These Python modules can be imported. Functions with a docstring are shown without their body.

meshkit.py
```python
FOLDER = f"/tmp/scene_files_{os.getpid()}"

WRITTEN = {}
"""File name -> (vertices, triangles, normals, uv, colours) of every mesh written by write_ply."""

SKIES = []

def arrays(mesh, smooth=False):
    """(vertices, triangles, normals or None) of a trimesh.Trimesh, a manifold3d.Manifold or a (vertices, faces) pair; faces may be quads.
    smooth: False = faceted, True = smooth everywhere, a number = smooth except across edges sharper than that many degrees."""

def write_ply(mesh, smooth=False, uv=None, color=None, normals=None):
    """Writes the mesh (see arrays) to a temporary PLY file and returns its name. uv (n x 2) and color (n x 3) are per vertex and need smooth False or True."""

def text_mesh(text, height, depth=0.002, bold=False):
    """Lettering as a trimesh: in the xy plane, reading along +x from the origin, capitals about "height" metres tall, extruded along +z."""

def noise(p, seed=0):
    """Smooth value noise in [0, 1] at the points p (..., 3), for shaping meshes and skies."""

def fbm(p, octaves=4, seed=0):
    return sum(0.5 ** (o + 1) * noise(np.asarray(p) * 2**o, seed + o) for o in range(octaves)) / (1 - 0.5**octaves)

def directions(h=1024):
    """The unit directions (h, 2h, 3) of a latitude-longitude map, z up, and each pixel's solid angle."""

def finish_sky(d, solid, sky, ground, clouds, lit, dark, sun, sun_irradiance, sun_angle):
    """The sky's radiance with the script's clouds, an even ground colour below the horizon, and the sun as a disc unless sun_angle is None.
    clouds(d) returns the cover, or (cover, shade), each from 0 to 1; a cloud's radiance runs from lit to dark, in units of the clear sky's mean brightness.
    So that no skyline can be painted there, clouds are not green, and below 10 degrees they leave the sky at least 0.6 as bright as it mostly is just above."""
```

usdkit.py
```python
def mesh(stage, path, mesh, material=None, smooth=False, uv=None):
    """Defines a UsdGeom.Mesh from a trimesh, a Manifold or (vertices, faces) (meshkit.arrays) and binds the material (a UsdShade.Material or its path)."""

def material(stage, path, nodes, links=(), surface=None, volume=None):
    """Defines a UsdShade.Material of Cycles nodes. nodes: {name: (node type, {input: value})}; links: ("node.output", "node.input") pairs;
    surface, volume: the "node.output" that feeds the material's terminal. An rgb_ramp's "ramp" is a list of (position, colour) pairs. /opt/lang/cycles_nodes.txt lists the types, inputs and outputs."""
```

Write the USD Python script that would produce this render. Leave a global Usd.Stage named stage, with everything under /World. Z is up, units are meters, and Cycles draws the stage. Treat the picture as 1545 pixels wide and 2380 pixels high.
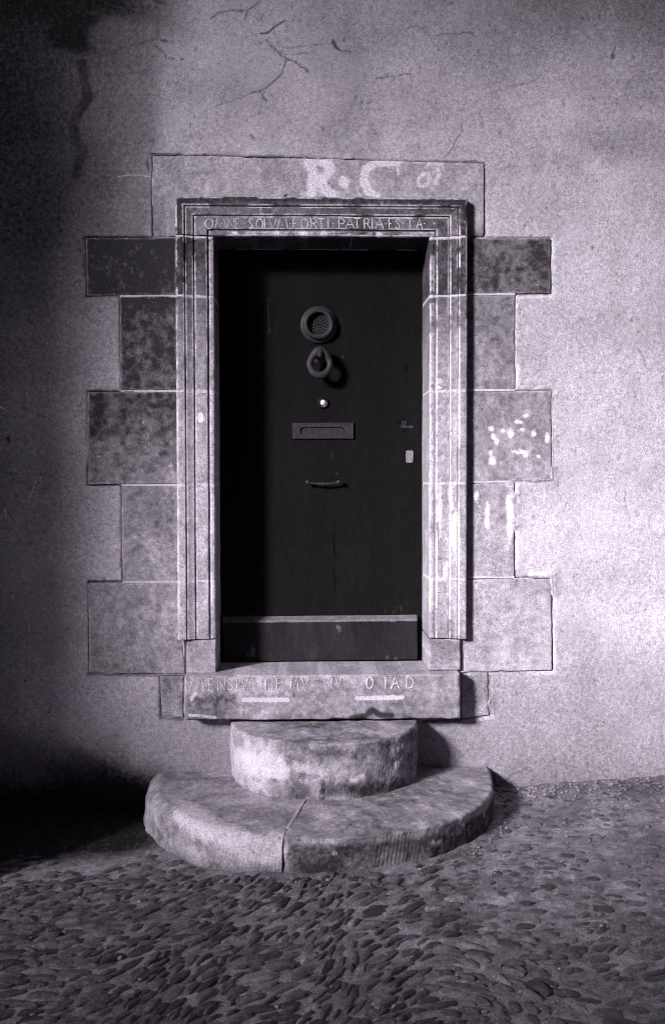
import math, random
import numpy as np, trimesh, manifold3d as m3
import usdkit, meshkit
from pxr import Usd, UsdGeom, UsdLux, UsdShade, Gf, Sdf, Vt

stage = Usd.Stage.CreateInMemory()
UsdGeom.SetStageUpAxis(stage, UsdGeom.Tokens.z)
UsdGeom.SetStageMetersPerUnit(stage, 1.0)
W = UsdGeom.Xform.Define(stage, '/World')
stage.SetDefaultPrim(W.GetPrim())
UsdGeom.Scope.Define(stage, '/World/Looks')

# ------------------------------------------------------------------ camera, sky, sun, exposure
PW, PH, FPX = 1545.0, 2380.0, 2105.0            # photograph measured in these units
CAM = np.array([-0.075, -4.0, 1.436])
YAW, PITCH, ROLL = math.radians(1.9), math.radians(2.1), math.radians(0.28)
EXPOSURE = 3.08
SUN_AZ, SUN_EL = math.radians(48), math.radians(22)   # to the left of the facade's normal
TO_SUN = np.array([-math.sin(SUN_AZ) * math.cos(SUN_EL), -math.cos(SUN_AZ) * math.cos(SUN_EL), math.sin(SUN_EL)])
SUN_INTENSITY, SUN_ANGLE, SKY_STRENGTH = 0.40, 13.0, 0.05

fwd = np.array([math.sin(YAW) * math.cos(PITCH), math.cos(YAW) * math.cos(PITCH), -math.sin(PITCH)])
r0 = np.cross(fwd, [0, 0, 1.0]); r0 /= np.linalg.norm(r0)
u0 = np.cross(r0, fwd)
RIGHT = r0 * math.cos(ROLL) - u0 * math.sin(ROLL)
UP = u0 * math.cos(ROLL) + r0 * math.sin(ROLL)

cam = UsdGeom.Camera.Define(stage, '/World/camera')
M = Gf.Matrix4d(1.0)
for k, a in enumerate((RIGHT, UP, -fwd, CAM)):
    M.SetRow(k, Gf.Vec4d(*map(float, a), 1.0 if k == 3 else 0.0))
cam.AddTransformOp().Set(M)
cam.CreateHorizontalApertureAttr(36.0)
cam.CreateVerticalApertureAttr(36.0 * 1024 / 664)
cam.CreateFocalLengthAttr(36.0 * FPX / PW)
cam.CreateClippingRangeAttr(Gf.Vec2f(0.05, 500))
cam.CreateExposureAttr(EXPOSURE)

dome = UsdLux.DomeLight.Define(stage, '/World/sky')
dome.GetPrim().SetCustomDataByKey('kind', 'structure')
skymat = usdkit.material(stage, '/World/Looks/overcast_sky', {
    's': ('sky_texture', {'sky_type': 'single_scattering', 'sun_disc': False, 'sun_elevation': SUN_EL,
                          'sun_rotation': math.atan2(TO_SUN[0], TO_SUN[1])}),
    'bw': ('rgb_to_bw', {}), 'mx': ('mix', {'fac': 0.93}), 'b': ('background_shader', {'strength': SKY_STRENGTH})},
    [('s.color', 'bw.color'), ('s.color', 'mx.color1'), ('bw.val', 'mx.color2'), ('mx.color', 'b.color')], surface='b.background')
UsdShade.MaterialBindingAPI.Apply(dome.GetPrim()).Bind(skymat)

sun = UsdLux.DistantLight.Define(stage, '/World/sun')
sun.CreateNormalizeAttr(True); sun.CreateIntensityAttr(SUN_INTENSITY); sun.CreateAngleAttr(SUN_ANGLE)
sun.CreateColorAttr(Gf.Vec3f(1.0, 0.972, 0.972))
zx = np.cross([0, 0, 1.0], TO_SUN); zx /= np.linalg.norm(zx)
zy = np.cross(TO_SUN, zx)
M = Gf.Matrix4d(1.0)
for k, a in enumerate((zx, zy, TO_SUN)):
    M.SetRow(k, Gf.Vec4d(*map(float, a), 0.0))
sun.AddTransformOp().Set(M)

# ------------------------------------------------------------------ helpers
def at(px, py, Y=0.0):
    """The world (x, z) where the photograph's point lies on the plane y = Y."""
    d = fwd + RIGHT * ((px - PW / 2) / FPX) - UP * ((py - PH / 2) / FPX)
    t = (Y - CAM[1]) / d[1]
    p = CAM + d * t
    return p[0], p[2]

def photo(p):
    """World points (n,3) to the photograph's measuring units: only for laying out stains where the real ones are, and painted shade."""
    q = np.asarray(p, float) - CAM
    d = q @ fwd
    return PW / 2 + FPX * (q @ RIGHT) / d, PH / 2 - FPX * (q @ UP) / d

def sst(a, b, x):
    t = np.clip((x - a) / (b - a), 0, 1)
    return t * t * (3 - 2 * t)

def fbm2(x, z, s, seed=0, o=4):
    return meshkit.fbm(np.stack([x * s, z * s, np.full_like(x, 3.7 + seed)], -1), o, seed)

def segdist(x, y, pts):
    best = np.full(x.shape, 1e9)
    for (ax, ay), (bx, by) in zip(pts[:-1], pts[1:]):
        dx, dy = bx - ax, by - ay
        t = np.clip(((x - ax) * dx + (y - ay) * dy) / (dx * dx + dy * dy + 1e-12), 0, 1)
        best = np.minimum(best, np.hypot(x - ax - t * dx, y - ay - t * dy))
    return best

NAMES = {}
def numbered(parent, name):
    k = NAMES.get((parent, name), 0)
    NAMES[(parent, name)] = k + 1
    return f'{parent}/{name}' + (f'_{k:03d}' if k else '')

def obj(name, mesh, mat, parent='/World', smooth=30, mask=None, label=None, kind=None):
    path = numbered(parent, name)
    m = usdkit.mesh(stage, path, mesh, mat, smooth=True if mask is not None else smooth)
    if mask is not None:
        UsdGeom.PrimvarsAPI(m).CreatePrimvar('mask', Sdf.ValueTypeNames.Color3fArray, 'vertex').Set(
            Vt.Vec3fArray.FromNumpy(np.asarray(mask, np.float32)))
    p = m.GetPrim()
    if label: p.SetCustomDataByKey('label', label)
    if kind: p.SetCustomDataByKey('kind', kind)
    return path

def thing(name, label, cat, kind=None):
    path = numbered('/World', name)
    p = UsdGeom.Xform.Define(stage, path).GetPrim()
    if label: p.SetCustomDataByKey('label', label)
    if cat: p.SetCustomDataByKey('category', cat)
    if kind: p.SetCustomDataByKey('kind', kind)
    return path

def grid_faces(nu, nv, flip=False):
    i = np.arange(nu * nv).reshape(nu, nv)
    a, b, c, d = i[:-1, :-1].ravel(), i[1:, :-1].ravel(), i[1:, 1:].ravel(), i[:-1, 1:].ravel()
    f = np.vstack([np.stack([a, b, c], 1), np.stack([a, c, d], 1)])
    return f[:, ::-1] if flip else f

def box(x0, x1, y0, y1, z0, z1):
    b = trimesh.creation.box((x1 - x0, y1 - y0, z1 - z0))
    b.apply_translation(((x0 + x1) / 2, (y0 + y1) / 2, (z0 + z1) / 2))
    return b

def man(m):
    q = m.to_mesh()
    return trimesh.Trimesh(q.vert_properties[:, :3], q.tri_verts, process=False)

def upright(m, x, y, z):
    """A mesh modelled in xy with +z towards the viewer, stood up against the facade."""
    v = np.asarray(m.vertices)
    return trimesh.Trimesh(np.stack([v[:, 0] + x, y - v[:, 2], v[:, 1] + z], 1), np.asarray(m.faces), process=False)

def lathe(profile, n=40):
    """profile of (radius, height towards the viewer) from the centre out."""
    pr = np.array(profile, float)
    a = np.linspace(0, 2 * math.pi, n + 1)
    v = np.stack([np.outer(np.cos(a), pr[:, 0]), np.outer(np.sin(a), pr[:, 0]), np.tile(pr[:, 1], (n + 1, 1))], -1)
    m = trimesh.Trimesh(v.reshape(-1, 3), grid_faces(n + 1, len(pr), True), process=False)
    m.merge_vertices()
    return m

def tube(pts, r, n=10, closed=False, caps=True):
    pts = np.array(pts, float); k = len(pts)
    r = np.full(k, r) if np.ndim(r) == 0 else np.array(r, float)
    tg = (np.roll(pts, -1, 0) - np.roll(pts, 1, 0)) if closed else np.gradient(pts, axis=0)
    tg /= np.linalg.norm(tg, axis=1, keepdims=True)
    ref = np.array([0, 1.0, 0])
    nrm = ref - tg * (tg @ ref)[:, None]
    nrm /= np.linalg.norm(nrm, axis=1, keepdims=True)
    bi = np.cross(tg, nrm)
    a = np.linspace(0, 2 * math.pi, n, endpoint=False)
    v = pts[:, None] + r[:, None, None] * (np.cos(a)[None, :, None] * nrm[:, None] + np.sin(a)[None, :, None] * bi[:, None])
    v = v.reshape(-1, 3); f = []
    for i in range(k if closed else k - 1):
        i2 = (i + 1) % k
        for j in range(n):
            j2 = (j + 1) % n
            f += [[i * n + j, i2 * n + j2, i2 * n + j], [i * n + j, i * n + j2, i2 * n + j2]]
    if not closed and caps:
        v = np.vstack([v, pts[:1], pts[-1:]])
        for j in range(n):
            j2 = (j + 1) % n
            f += [[len(v) - 2, j2, j], [len(v) - 1, (k - 1) * n + j, (k - 1) * n + j2]]
    m = trimesh.Trimesh(v, np.array(f), process=False)
    trimesh.repair.fix_normals(m)
    return m

# ------------------------------------------------------------------ materials
def L(v): return (v * 1.01, v * 0.908, v * 1.085)      # the lavender-grey tone the whole place has

def mineral(name, light, mid, dark, lime, blotch=3.0, grain=170.0, speck=0.5, bump=0.35, rough=0.92, streak=0.0, crust=1.0, mott=1.35, spec=0.15):
    """Plaster or stone. mask.r = dark crust and painted shade, mask.g = pale lime or paint, mask.b = dirt in cracks and joints."""
    n = {
        'g': ('geometry', {}), 'map': ('mapping', {'scale': (1.0, 1.0, 0.28 if streak else 1.0)}),
        'n1': ('noise_texture', {'scale': blotch, 'detail': 7.0, 'roughness': 0.62}),
        'n2': ('noise_texture', {'scale': grain, 'detail': 3.0, 'roughness': 0.7}),
        'n3': ('noise_texture', {'scale': grain * 0.28, 'detail': 5.0, 'roughness': 0.7}),
        'n4': ('noise_texture', {'scale': grain * 0.27, 'detail': 6.0, 'roughness': 0.75}),
        'r1': ('rgb_ramp', {'ramp': [(0.30, mid), (0.68, light)]}),
        'gr': ('rgb_ramp', {'ramp': [(0.28, (1 - speck,) * 3), (0.5, (1.0,) * 3), (0.72, (1 + speck * 0.8,) * 3)]}),
        'g3': ('rgb_ramp', {'ramp': [(0.3, (1 - speck * 0.45,) * 3), (0.7, (1 + speck * 0.35,) * 3)]}),
        'm1': ('mix', {'mix_type': 'multiply', 'fac': 1.0}), 'm2': ('mix', {'mix_type': 'multiply', 'fac': 1.0}),
        'at': ('attribute', {'attribute': 'mask'}), 'sep': ('separate_color', {}),
        'a1': ('math', {'math_type': 'multiply_add', 'value2': mott, 'value3': -0.5 * mott}),
        'a2': ('math', {'math_type': 'add'}), 'cr': ('rgb_ramp', {'ramp': [(0.0, (0, 0, 0)), (1.0, (crust,) * 3)]}),
        'gate': ('map_range', {'from_min': 0.0, 'from_max': 0.12, 'clamp': True}), 'a3': ('math', {'math_type': 'multiply'}),
        'dk': ('mix', {'color2': dark}), 'li': ('mix', {'color2': lime}), 'di': ('mix', {'color2': tuple(c * 0.35 for c in dark)}),
        'l1': ('math', {'math_type': 'multiply_add', 'value2': 0.9, 'value3': -0.45}), 'l2': ('math', {'math_type': 'add'}),
        'lr': ('rgb_ramp', {'ramp': [(0.25, (0, 0, 0)), (0.75, (1, 1, 1))]}), 'l3': ('math', {'math_type': 'multiply'}),
        'lg': ('map_range', {'from_min': 0.0, 'from_max': 0.1, 'clamp': True}),
        'bs': ('math', {'math_type': 'multiply_add', 'value2': 0.6}),
        'bp': ('bump', {'strength': bump, 'distance': 0.004}), 'p': ('principled_bsdf', {'roughness': rough, 'specular_ior_level': spec})}
    l = [('g.position', 'map.vector'), ('map.vector', 'n1.vector'), ('g.position', 'n2.vector'), ('map.vector', 'n3.vector'), ('map.vector', 'n4.vector'),
         ('n1.fac', 'r1.fac'), ('n2.fac', 'gr.fac'), ('n3.fac', 'g3.fac'), ('r1.color', 'm1.color1'), ('g3.color', 'm1.color2'),
         ('at.color', 'sep.color'), ('n4.fac', 'a1.value1'), ('a1.value', 'a2.value1'), ('sep.r', 'a2.value2'), ('a2.value', 'cr.fac'),
         ('sep.r', 'gate.value'), ('cr.color', 'a3.value1'), ('gate.result', 'a3.value2'),
         ('m1.color', 'dk.color1'), ('a3.value', 'dk.fac'),
         ('n3.fac', 'l1.value1'), ('l1.value', 'l2.value1'), ('sep.g', 'l2.value2'), ('l2.value', 'lr.fac'), ('sep.g', 'lg.value'),
         ('lr.color', 'l3.value1'), ('lg.result', 'l3.value2'), ('dk.color', 'li.color1'), ('l3.value', 'li.fac'),
         ('li.color', 'di.color1'), ('sep.b', 'di.fac'),
         ('di.color', 'm2.color1'), ('gr.color', 'm2.color2'), ('m2.color', 'p.base_color'),
         ('n3.fac', 'bs.value1'), ('n2.fac', 'bs.value3'), ('bs.value', 'bp.height'), ('bp.normal', 'p.normal')]
    return usdkit.material(stage, '/World/Looks/' + name, n, l, surface='p.BSDF')

plaster = mineral('old_plaster', L(0.56), L(0.33), L(0.022), L(0.70), blotch=2.2, grain=180, speck=0.6, bump=0.45, mott=0.9)
stone = mineral('limestone', L(0.54), L(0.34), L(0.036), L(0.74), blotch=9.0, grain=190, speck=0.7, bump=0.5, mott=1.0)
worn = mineral('worn_step_stone', L(0.56), L(0.25), L(0.034), L(0.62), blotch=6.0, grain=190, speck=0.55, bump=0.6)
mortar = mineral('lime_mortar', L(0.62), L(0.5), L(0.1), L(0.7), blotch=12, grain=190, speck=0.5)
earth = mineral('trodden_mortar', L(0.35), L(0.13), L(0.010), L(0.5), blotch=3.5, grain=170, speck=0.7, bump=0.8)
pebble = [mineral(f'river_pebble_{w}', L(a), L(a * 0.4), L(0.02), L(0.3), blotch=34, grain=170, speck=0.8, bump=0.7, rough=0.6, spec=0.3)
          for w, a in (('black', 0.07), ('dark', 0.12), ('grey', 0.17), ('pale', 0.24))]
doorpaint = mineral('worn_black_paint', L(0.010), L(0.007), L(0.004), L(0.16), blotch=5, grain=170, speck=0.5, bump=0.25, rough=0.7, streak=1, spec=0.04)
boardpaint = mineral('weathered_black_board', L(0.032), L(0.015), L(0.010), L(0.20), blotch=8, grain=150, speck=0.6, bump=0.4, rough=0.7, streak=1, spec=0.04)
iron = mineral('painted_iron', L(0.044), L(0.024), L(0.02), L(0.2), blotch=40, grain=240, speck=0.35, bump=0.2, rough=0.5)
dark_stone = mineral('dark_weathered_stone', L(0.13), L(0.07), L(0.03), L(0.3), blotch=2.0, grain=60, speck=0.5)
limefill = mineral('pale_letter_fill', L(0.78), L(0.50), L(0.1), L(0.7), blotch=45, grain=190, speck=0.5)
limefaint = mineral('faded_letter_fill', L(0.72), L(0.48), L(0.1), L(0.7), blotch=45, grain=190, speck=0.5)
chrome = usdkit.material(stage, '/World/Looks/chrome', {'n': ('noise_texture', {'scale': 90.0}), 'r': ('map_range', {'to_min': 0.06, 'to_max': 0.2}),
    'p': ('principled_bsdf', {'base_color': (0.75, 0.72, 0.77), 'metallic': 1.0})}, [('n.fac', 'r.value'), ('r.result', 'p.roughness')], surface='p.BSDF')
enamel = usdkit.material(stage, '/World/Looks/white_enamel', {'n': ('noise_texture', {'scale': 60.0}), 'c': ('rgb_ramp', {'ramp': [(0, L(0.75)), (1, L(0.85))]}),
    'p': ('principled_bsdf', {'roughness': 0.25})}, [('n.fac', 'c.fac'), ('c.color', 'p.base_color')], surface='p.BSDF')
void = usdkit.material(stage, '/World/Looks/dark_void', {'n': ('noise_texture', {'scale': 30.0}), 'c': ('rgb_ramp', {'ramp': [(0, L(0.004)), (1, L(0.008))]}),
    'p': ('principled_bsdf', {'roughness': 0.9})}, [('n.fac', 'c.fac'), ('c.color', 'p.base_color')], surface='p.BSDF')

# ------------------------------------------------------------------ layout measured on the facade
def quad(pts, Y=0.0): return np.array([at(a, b, Y) for a, b in pts])      # TL, TR, BR, BL
YQ, YS = -0.006, -0.004
LEFT_Q = [[(200, 553), (409, 553), (409, 684), (202, 687)], [(279, 689), (411, 688), (413, 906), (281, 907)],
          [(204, 911), (413, 910), (415, 1123), (206, 1126)], [(283, 1129), (415, 1127), (417, 1349), (285, 1351)],
          [(207, 1355), (417, 1353), (429, 1566), (207, 1564)]]
RIGHT_Q = [[(1064, 553), (1278, 554), (1279, 681), (1064, 683)], [(1064, 687), (1196, 686), (1196, 905), (1066, 906)],
           [(1066, 910), (1280, 908), (1281, 1116), (1067, 1121)], [(1067, 1125), (1194, 1122), (1194, 1340), (1068, 1344)],
           [(1068, 1348), (1281, 1341), (1281, 1557), (1070, 1563)]]
SLAB = [(353, 359), (1124, 379), (1124, 549), (354, 549)]
END_L = [(372, 1571), (427, 1573), (426, 1668), (376, 1666)]
END_R = [(1073, 1567), (1134, 1563), (1136, 1662), (1073, 1669)]
YF = -0.024
zt = at(738, 549, YF)[1]                                             # opening's head
xl0, xr0 = at(497, 549, YF)[0], at(998, 549, YF)[0]
xl1, xr1 = at(502, 1570, YF)[0], at(997, 1566, YF)[0]
zb = at(738, 1572, -0.10)[1]
YD = 0.21                                                            # door's face
def xl(z): return xl0 + (xl1 - xl0) * (zt - z) / (zt - zb)
def xr(z): return xr0 + (xr1 - xr0) * (zt - z) / (zt - zb)

def qd(x, z, q):
    """Signed distance to a convex quad given clockwise from its upper left; negative inside."""
    d = np.full(x.shape, -1e9)
    for k in range(4):
        a, b = q[k], q[(k + 1) % 4]
        n = np.array([-(b[1] - a[1]), b[0] - a[0]]); n = n / np.linalg.norm(n)
        d = np.maximum(d, (x - a[0]) * n[0] + (z - a[1]) * n[1])
    return d

STONES = [quad(q) for q in LEFT_Q + RIGHT_Q + [SLAB, END_L, END_R]]
FRAME = np.array([[xl0 - 0.163, zt + 0.163], [xr0 + 0.163, zt + 0.163], [xr1 + 0.14, zb], [xl1 - 0.14, zb]])
SILL = quad([(430, 1572), (1070, 1568), (1071, 1672), (428, 1675)], -0.10)

def gz(x, y): return 0.030 * x + 0.012 * np.minimum(y, 0) * 0

# ------------------------------------------------------------------ the house
house = thing('stone_house', 'old plastered house front with dark door in a carved stone surround', 'house')

# plastered wall: one relief sheet where it is in view, plain sheets beyond
X0, X1, Z0, Z1, ST = -1.75, 1.95, -0.22, 3.75, 0.006
gx = np.arange(X0, X1 + ST / 2, ST); gzv = np.arange(Z0, Z1 + ST / 2, ST)
gxx, gzz = np.meshgrid(gx, gzv, indexing='ij')
x, z = gxx.ravel(), gzz.ravel()
px, py = photo(np.stack([x, 0 * x, z], 1))
sd = np.min([qd(x, z, q) for q in STONES + [FRAME, SILL]], 0)
nz = fbm2(x, z, 14, 1); nb = fbm2(x, z, 2.2, 2, 5); nf = fbm2(x, z, 60, 3, 3)
warp = 26 * (fbm2(x, z, 7, 4, 4) - 0.5); warp2 = 26 * (fbm2(x, z, 7, 5, 4) - 0.5)
wx, wy = px + warp, py + warp2
y = 0.018 * (nb - 0.5) + 0.008 * (nz - 0.5) + 0.0022 * (nf - 0.5)
crust, lime, dirt = np.zeros_like(x), np.zeros_like(x), np.zeros_like(x)  # crust also carries shade painted at corners and foot
# joint round the stones: ragged lip of plaster, open in places
gapn = fbm2(x, z, 9, 6, 3)
w = 0.004 + 0.007 * sst(0.45, 0.75, gapn)
g = (1 - sst(0.3 * w, 1.3 * w, sd)) * sst(0.30, 0.55, gapn)
y = y + 0.007 * g
y = np.where(sd < 0.0, np.maximum(y, 0.0) + 0.03 * sst(0.0, -0.012, sd), y)
lapn = fbm2(x, z, 7, 15, 4)
lapw = 0.022 * sst(0.46, 0.72, lapn) * np.where(px < 760, .45, 1)
lap = sst(0.0, 0.004, lapw + sd - .002) * sst(.045, .0, sd) * sst(.002, .008, lapw)
y = y * (1 - lap) + lap * (-0.0080 + .003 * (nf - .5))
# cracks and open joints (photograph units)
def z1(*p): return [(a * 0.5, b * 0.5) for a, b in p]
def z2(*p): return [(772.5 + a * 0.5, b * 0.5) for a, b in p]
CR = [(z1((1205, 155), (1250, 146), (1285, 115), (1320, 95)), 2.6, 1), (z1((1240, 180), (1290, 240), (1330, 270), (1390, 295), (1430, 330)), 2.0, .9),
      (z1((1330, 275), (1312, 340), (1260, 390), (1210, 422), (1168, 430)), 1.7, .8), (z1((1208, 420), (1240, 470)), 1.8, .9),
      (z1((1170, 430), (1080, 465), (980, 500)), 1.3, .45), (z1((980, 85), (1012, 60), (1060, 45), (1150, 45), (1205, 8)), 1.8, .75),
      (z1((1140, 85), (1152, 48)), 1.6, .7), (z1((720, 205), (755, 235), (775, 265), (850, 276)), 1.7, .8), (z1((750, 185), (776, 190)), 3.5, .9),
      (z1((1385, 212), (1540, 200)), 1.2, .5), (z1((330, 850), (275, 900), (272, 1050)), 1.4, .7), (z1((688, 735), (684, 765), (692, 792)), 2, .9),
      (z2((2, 185), (18, 215), (35, 228)), 4.5, 1), (z2((35, 228), (85, 240)), 1.6, .8), (z2((490, 157), (540, 152), (640, 150), (668, 172)), 1.5, .6),
      (z2((200, 360), (270, 352), (370, 340)), 1.4, .6), (z2((1312, 215), (1302, 262)), 2.0, .7), (z2((1302, 255), (1306, 268)), 4.5, 1),
      (z2((105, 455), (115, 440)), 2, .8), (z1((1170, 625), (1182, 645)), 3.5, .8), (z1((268, 490), (274, 512)), 2.5, .7), (z1((885, 575), (889, 582)), 2.5, .8),
      ([(350, 357), (470, 361), (700, 366)], 2.2, 1), ([(700, 366), (880, 372), (1100, 377)], 1.3, .8), ([(1085, 374), (1123, 378), (1127, 392)], 4.0, 1),
      ([(1126, 390), (1126, 545)], 2.6, .9), ([(195, 551), (350, 551)], 2.6, 1), ([(194, 590), (196, 640)], 2, .8), ([(199, 687), (278, 689)], 2.4, .7),
      ([(202, 909), (277, 909)], 3.4, 1), ([(203, 1080), (206, 1125)], 2, .8), ([(205, 1127), (283, 1128)], 2.6, .9), ([(205, 1353), (285, 1351)], 3.6, 1),
      ([(284, 1300), (286, 1350)], 2.2, .8), ([(203, 1567), (430, 1571)], 4.5, .8), ([(1130, 550), (1279, 552)], 1.3, .7), ([(1281, 560), (1282, 682)], 1.5, .6),
      ([(1196, 684), (1281, 683)], 1.8, .9), ([(1196, 906), (1281, 906)], 2.0, .8), ([(1283, 910), (1283, 1115)], 2.0, .65), ([(1196, 1119), (1282, 1118)], 2.2, .95),
      ([(1196, 1125), (1196, 1338)], 1.6, .5), ([(1196, 1341), (1283, 1340)], 2.0, .8), ([(1283, 1345), (1283, 1558)], 2.2, .75), ([(1136, 1560), (1283, 1559)], 2.6, .7),
      ([(1137, 1570), (1139, 1660)], 2.4, .8), ([(370, 1575), (373, 1668), (425, 1672)], 4.0, .8), ([(985, 1678), (1070, 1672)], 4.5, 1), ([(1070, 1672), (1138, 1664)], 2.0, .8),
      ([(18, 1018), (20, 1026)], 4, 1), ([(1146, 1800), (1156, 1850), (1180, 1872)], 3.5, .9), ([(1150, 1880), (1195, 1884)], 5, .9), ([(1235, 1866), (1300, 1856), (1345, 1850)], 3.2, 1),
      ([(1345, 1850), (1440, 1851)], 1.8, .7), ([(1385, 1816), (1425, 1818), (1440, 1824)], 1.8, .8), ([(1465, 1862), (1500, 1862)], 1.6, .6), ([(120, 1770), (160, 1800), (175, 1830)], 2.2, .6)]
CR = [(p, w_ * (.62 if p[0][1] < 350 else .75), k_ * (.85 if p[0][0] < 900 else .7)) for p, w_, k_ in CR]
hr = random.Random(8)
for q_ in range(34):
    a_, b_ = hr.choice([(hr.uniform(560, 800), hr.uniform(20, 330)), (hr.uniform(800, 1500), hr.uniform(20, 340)), (hr.uniform(1290, 1540), hr.uniform(400, 1700)), (hr.uniform(20, 200), hr.uniform(500, 1500)), (hr.uniform(1150, 1540), hr.uniform(1760, 1850))])
    t_ = hr.uniform(-.5, .5) + hr.choice([0, math.pi, 1.2]); p = [(a_, b_)]
    for _ in range(hr.randint(3, 9)):
        t_ += hr.gauss(0, .5); l_ = hr.uniform(6, 20); a_ += l_ * math.cos(t_); b_ += l_ * math.sin(t_); p.append((a_, b_))
    CR.append((p, hr.uniform(.7, 1.1), hr.uniform(.18, .5)))
for pts, wd, k in CR:
    bx = [p[0] for p in pts]; by = [p[1] for p in pts]
    s = (px > min(bx) - 25) & (px < max(bx) + 25) & (py > min(by) - 25) & (py < max(by) + 25)
    jit = 9.0 * (fbm2(x[s], z[s], 55, 7, 4) - 0.5)
    d = segdist(px[s] + jit, py[s] - jit, pts)
    ww = wd * (0.5 + 1.0 * fbm2(x[s], z[s], 25, 8, 2))
    c = k * (1 - sst(0.35 * ww, 1.5 * ww + 1.2, d))
    dirt[s] = np.maximum(dirt[s], c)
    y[s] += 0.003 * c * (sd[s] > 0)
# pits in the render
rng = np.random.default_rng(5)
for k in range(1500):
    u, v = rng.uniform(X0, X1), rng.uniform(0, Z1)
    r = rng.uniform(0.0015, 0.0048) * (1.35 if v > 2.3 else 1.0)
    i0, i1 = np.searchsorted(gx, [u - 3 * r, u + 3 * r]); j0, j1 = np.searchsorted(gzv, [v - 3 * r, v + 3 * r])
    ii = (np.arange(i0, i1)[:, None] * len(gzv) + np.arange(j0, j1)[None]).ravel()
    c = np.exp(-(((x[ii] - u) / r) ** 2 + ((z[ii] - v) / (r * rng.uniform(.7, 1.6))) ** 2)) * rng.uniform(.25, .8)
    dirt[ii] = np.maximum(dirt[ii], c); y[ii] += 0.004 * c
# dark ragged patch at the upper left, its run-down; damp foot with shade painted in
def soft(d, w): return sst(w, -w, d)
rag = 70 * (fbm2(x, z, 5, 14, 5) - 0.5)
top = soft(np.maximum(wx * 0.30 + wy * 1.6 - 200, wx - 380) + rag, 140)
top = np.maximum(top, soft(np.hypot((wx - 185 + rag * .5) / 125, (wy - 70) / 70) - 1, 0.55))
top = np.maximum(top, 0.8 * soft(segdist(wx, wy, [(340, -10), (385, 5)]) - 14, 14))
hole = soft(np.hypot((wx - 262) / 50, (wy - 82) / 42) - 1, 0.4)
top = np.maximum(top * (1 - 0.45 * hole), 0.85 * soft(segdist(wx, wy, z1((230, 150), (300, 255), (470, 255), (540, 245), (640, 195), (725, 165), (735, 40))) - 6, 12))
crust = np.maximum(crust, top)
run = z1((385, 290), (392, 370), (415, 450), (370, 510), (342, 575), (352, 640), (382, 700), (360, 770), (358, 815))
rw = 10 + 9 * fbm2(x, z, 11, 9, 3)
crust = np.maximum(crust, (0.80 + .4 * (nz - .5)) * (1 - sst(0.6 * rw, 1.4 * rw, segdist(px + warp * .8, py + warp2 * .5, run))))
run_ = 1 - sst(0.5 * rw, 1.3 * rw, segdist(px + warp * .8, py + warp2 * .5, run))
dirt = np.maximum(dirt, .42 * run_ * (.6 + .8 * nz))
left_shade = 0.44 * sst(400, 335, wx) * sst(950, 420, py) + 0.52 * sst(420, 20, wx) * (1 - .6 * sst(700, 1350, py))            # darker render on the left, with the shade of that side painted in
crust = np.maximum(crust, left_shade * (0.75 + 0.5 * nb))
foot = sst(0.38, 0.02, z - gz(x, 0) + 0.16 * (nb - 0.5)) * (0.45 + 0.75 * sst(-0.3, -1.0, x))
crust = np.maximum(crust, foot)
crust = np.maximum(crust, 0.30 * sst(0.52, 0.78, fbm2(x, z, 3.1, 11, 5)) * sst(2.3, 3.0, z))
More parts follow.
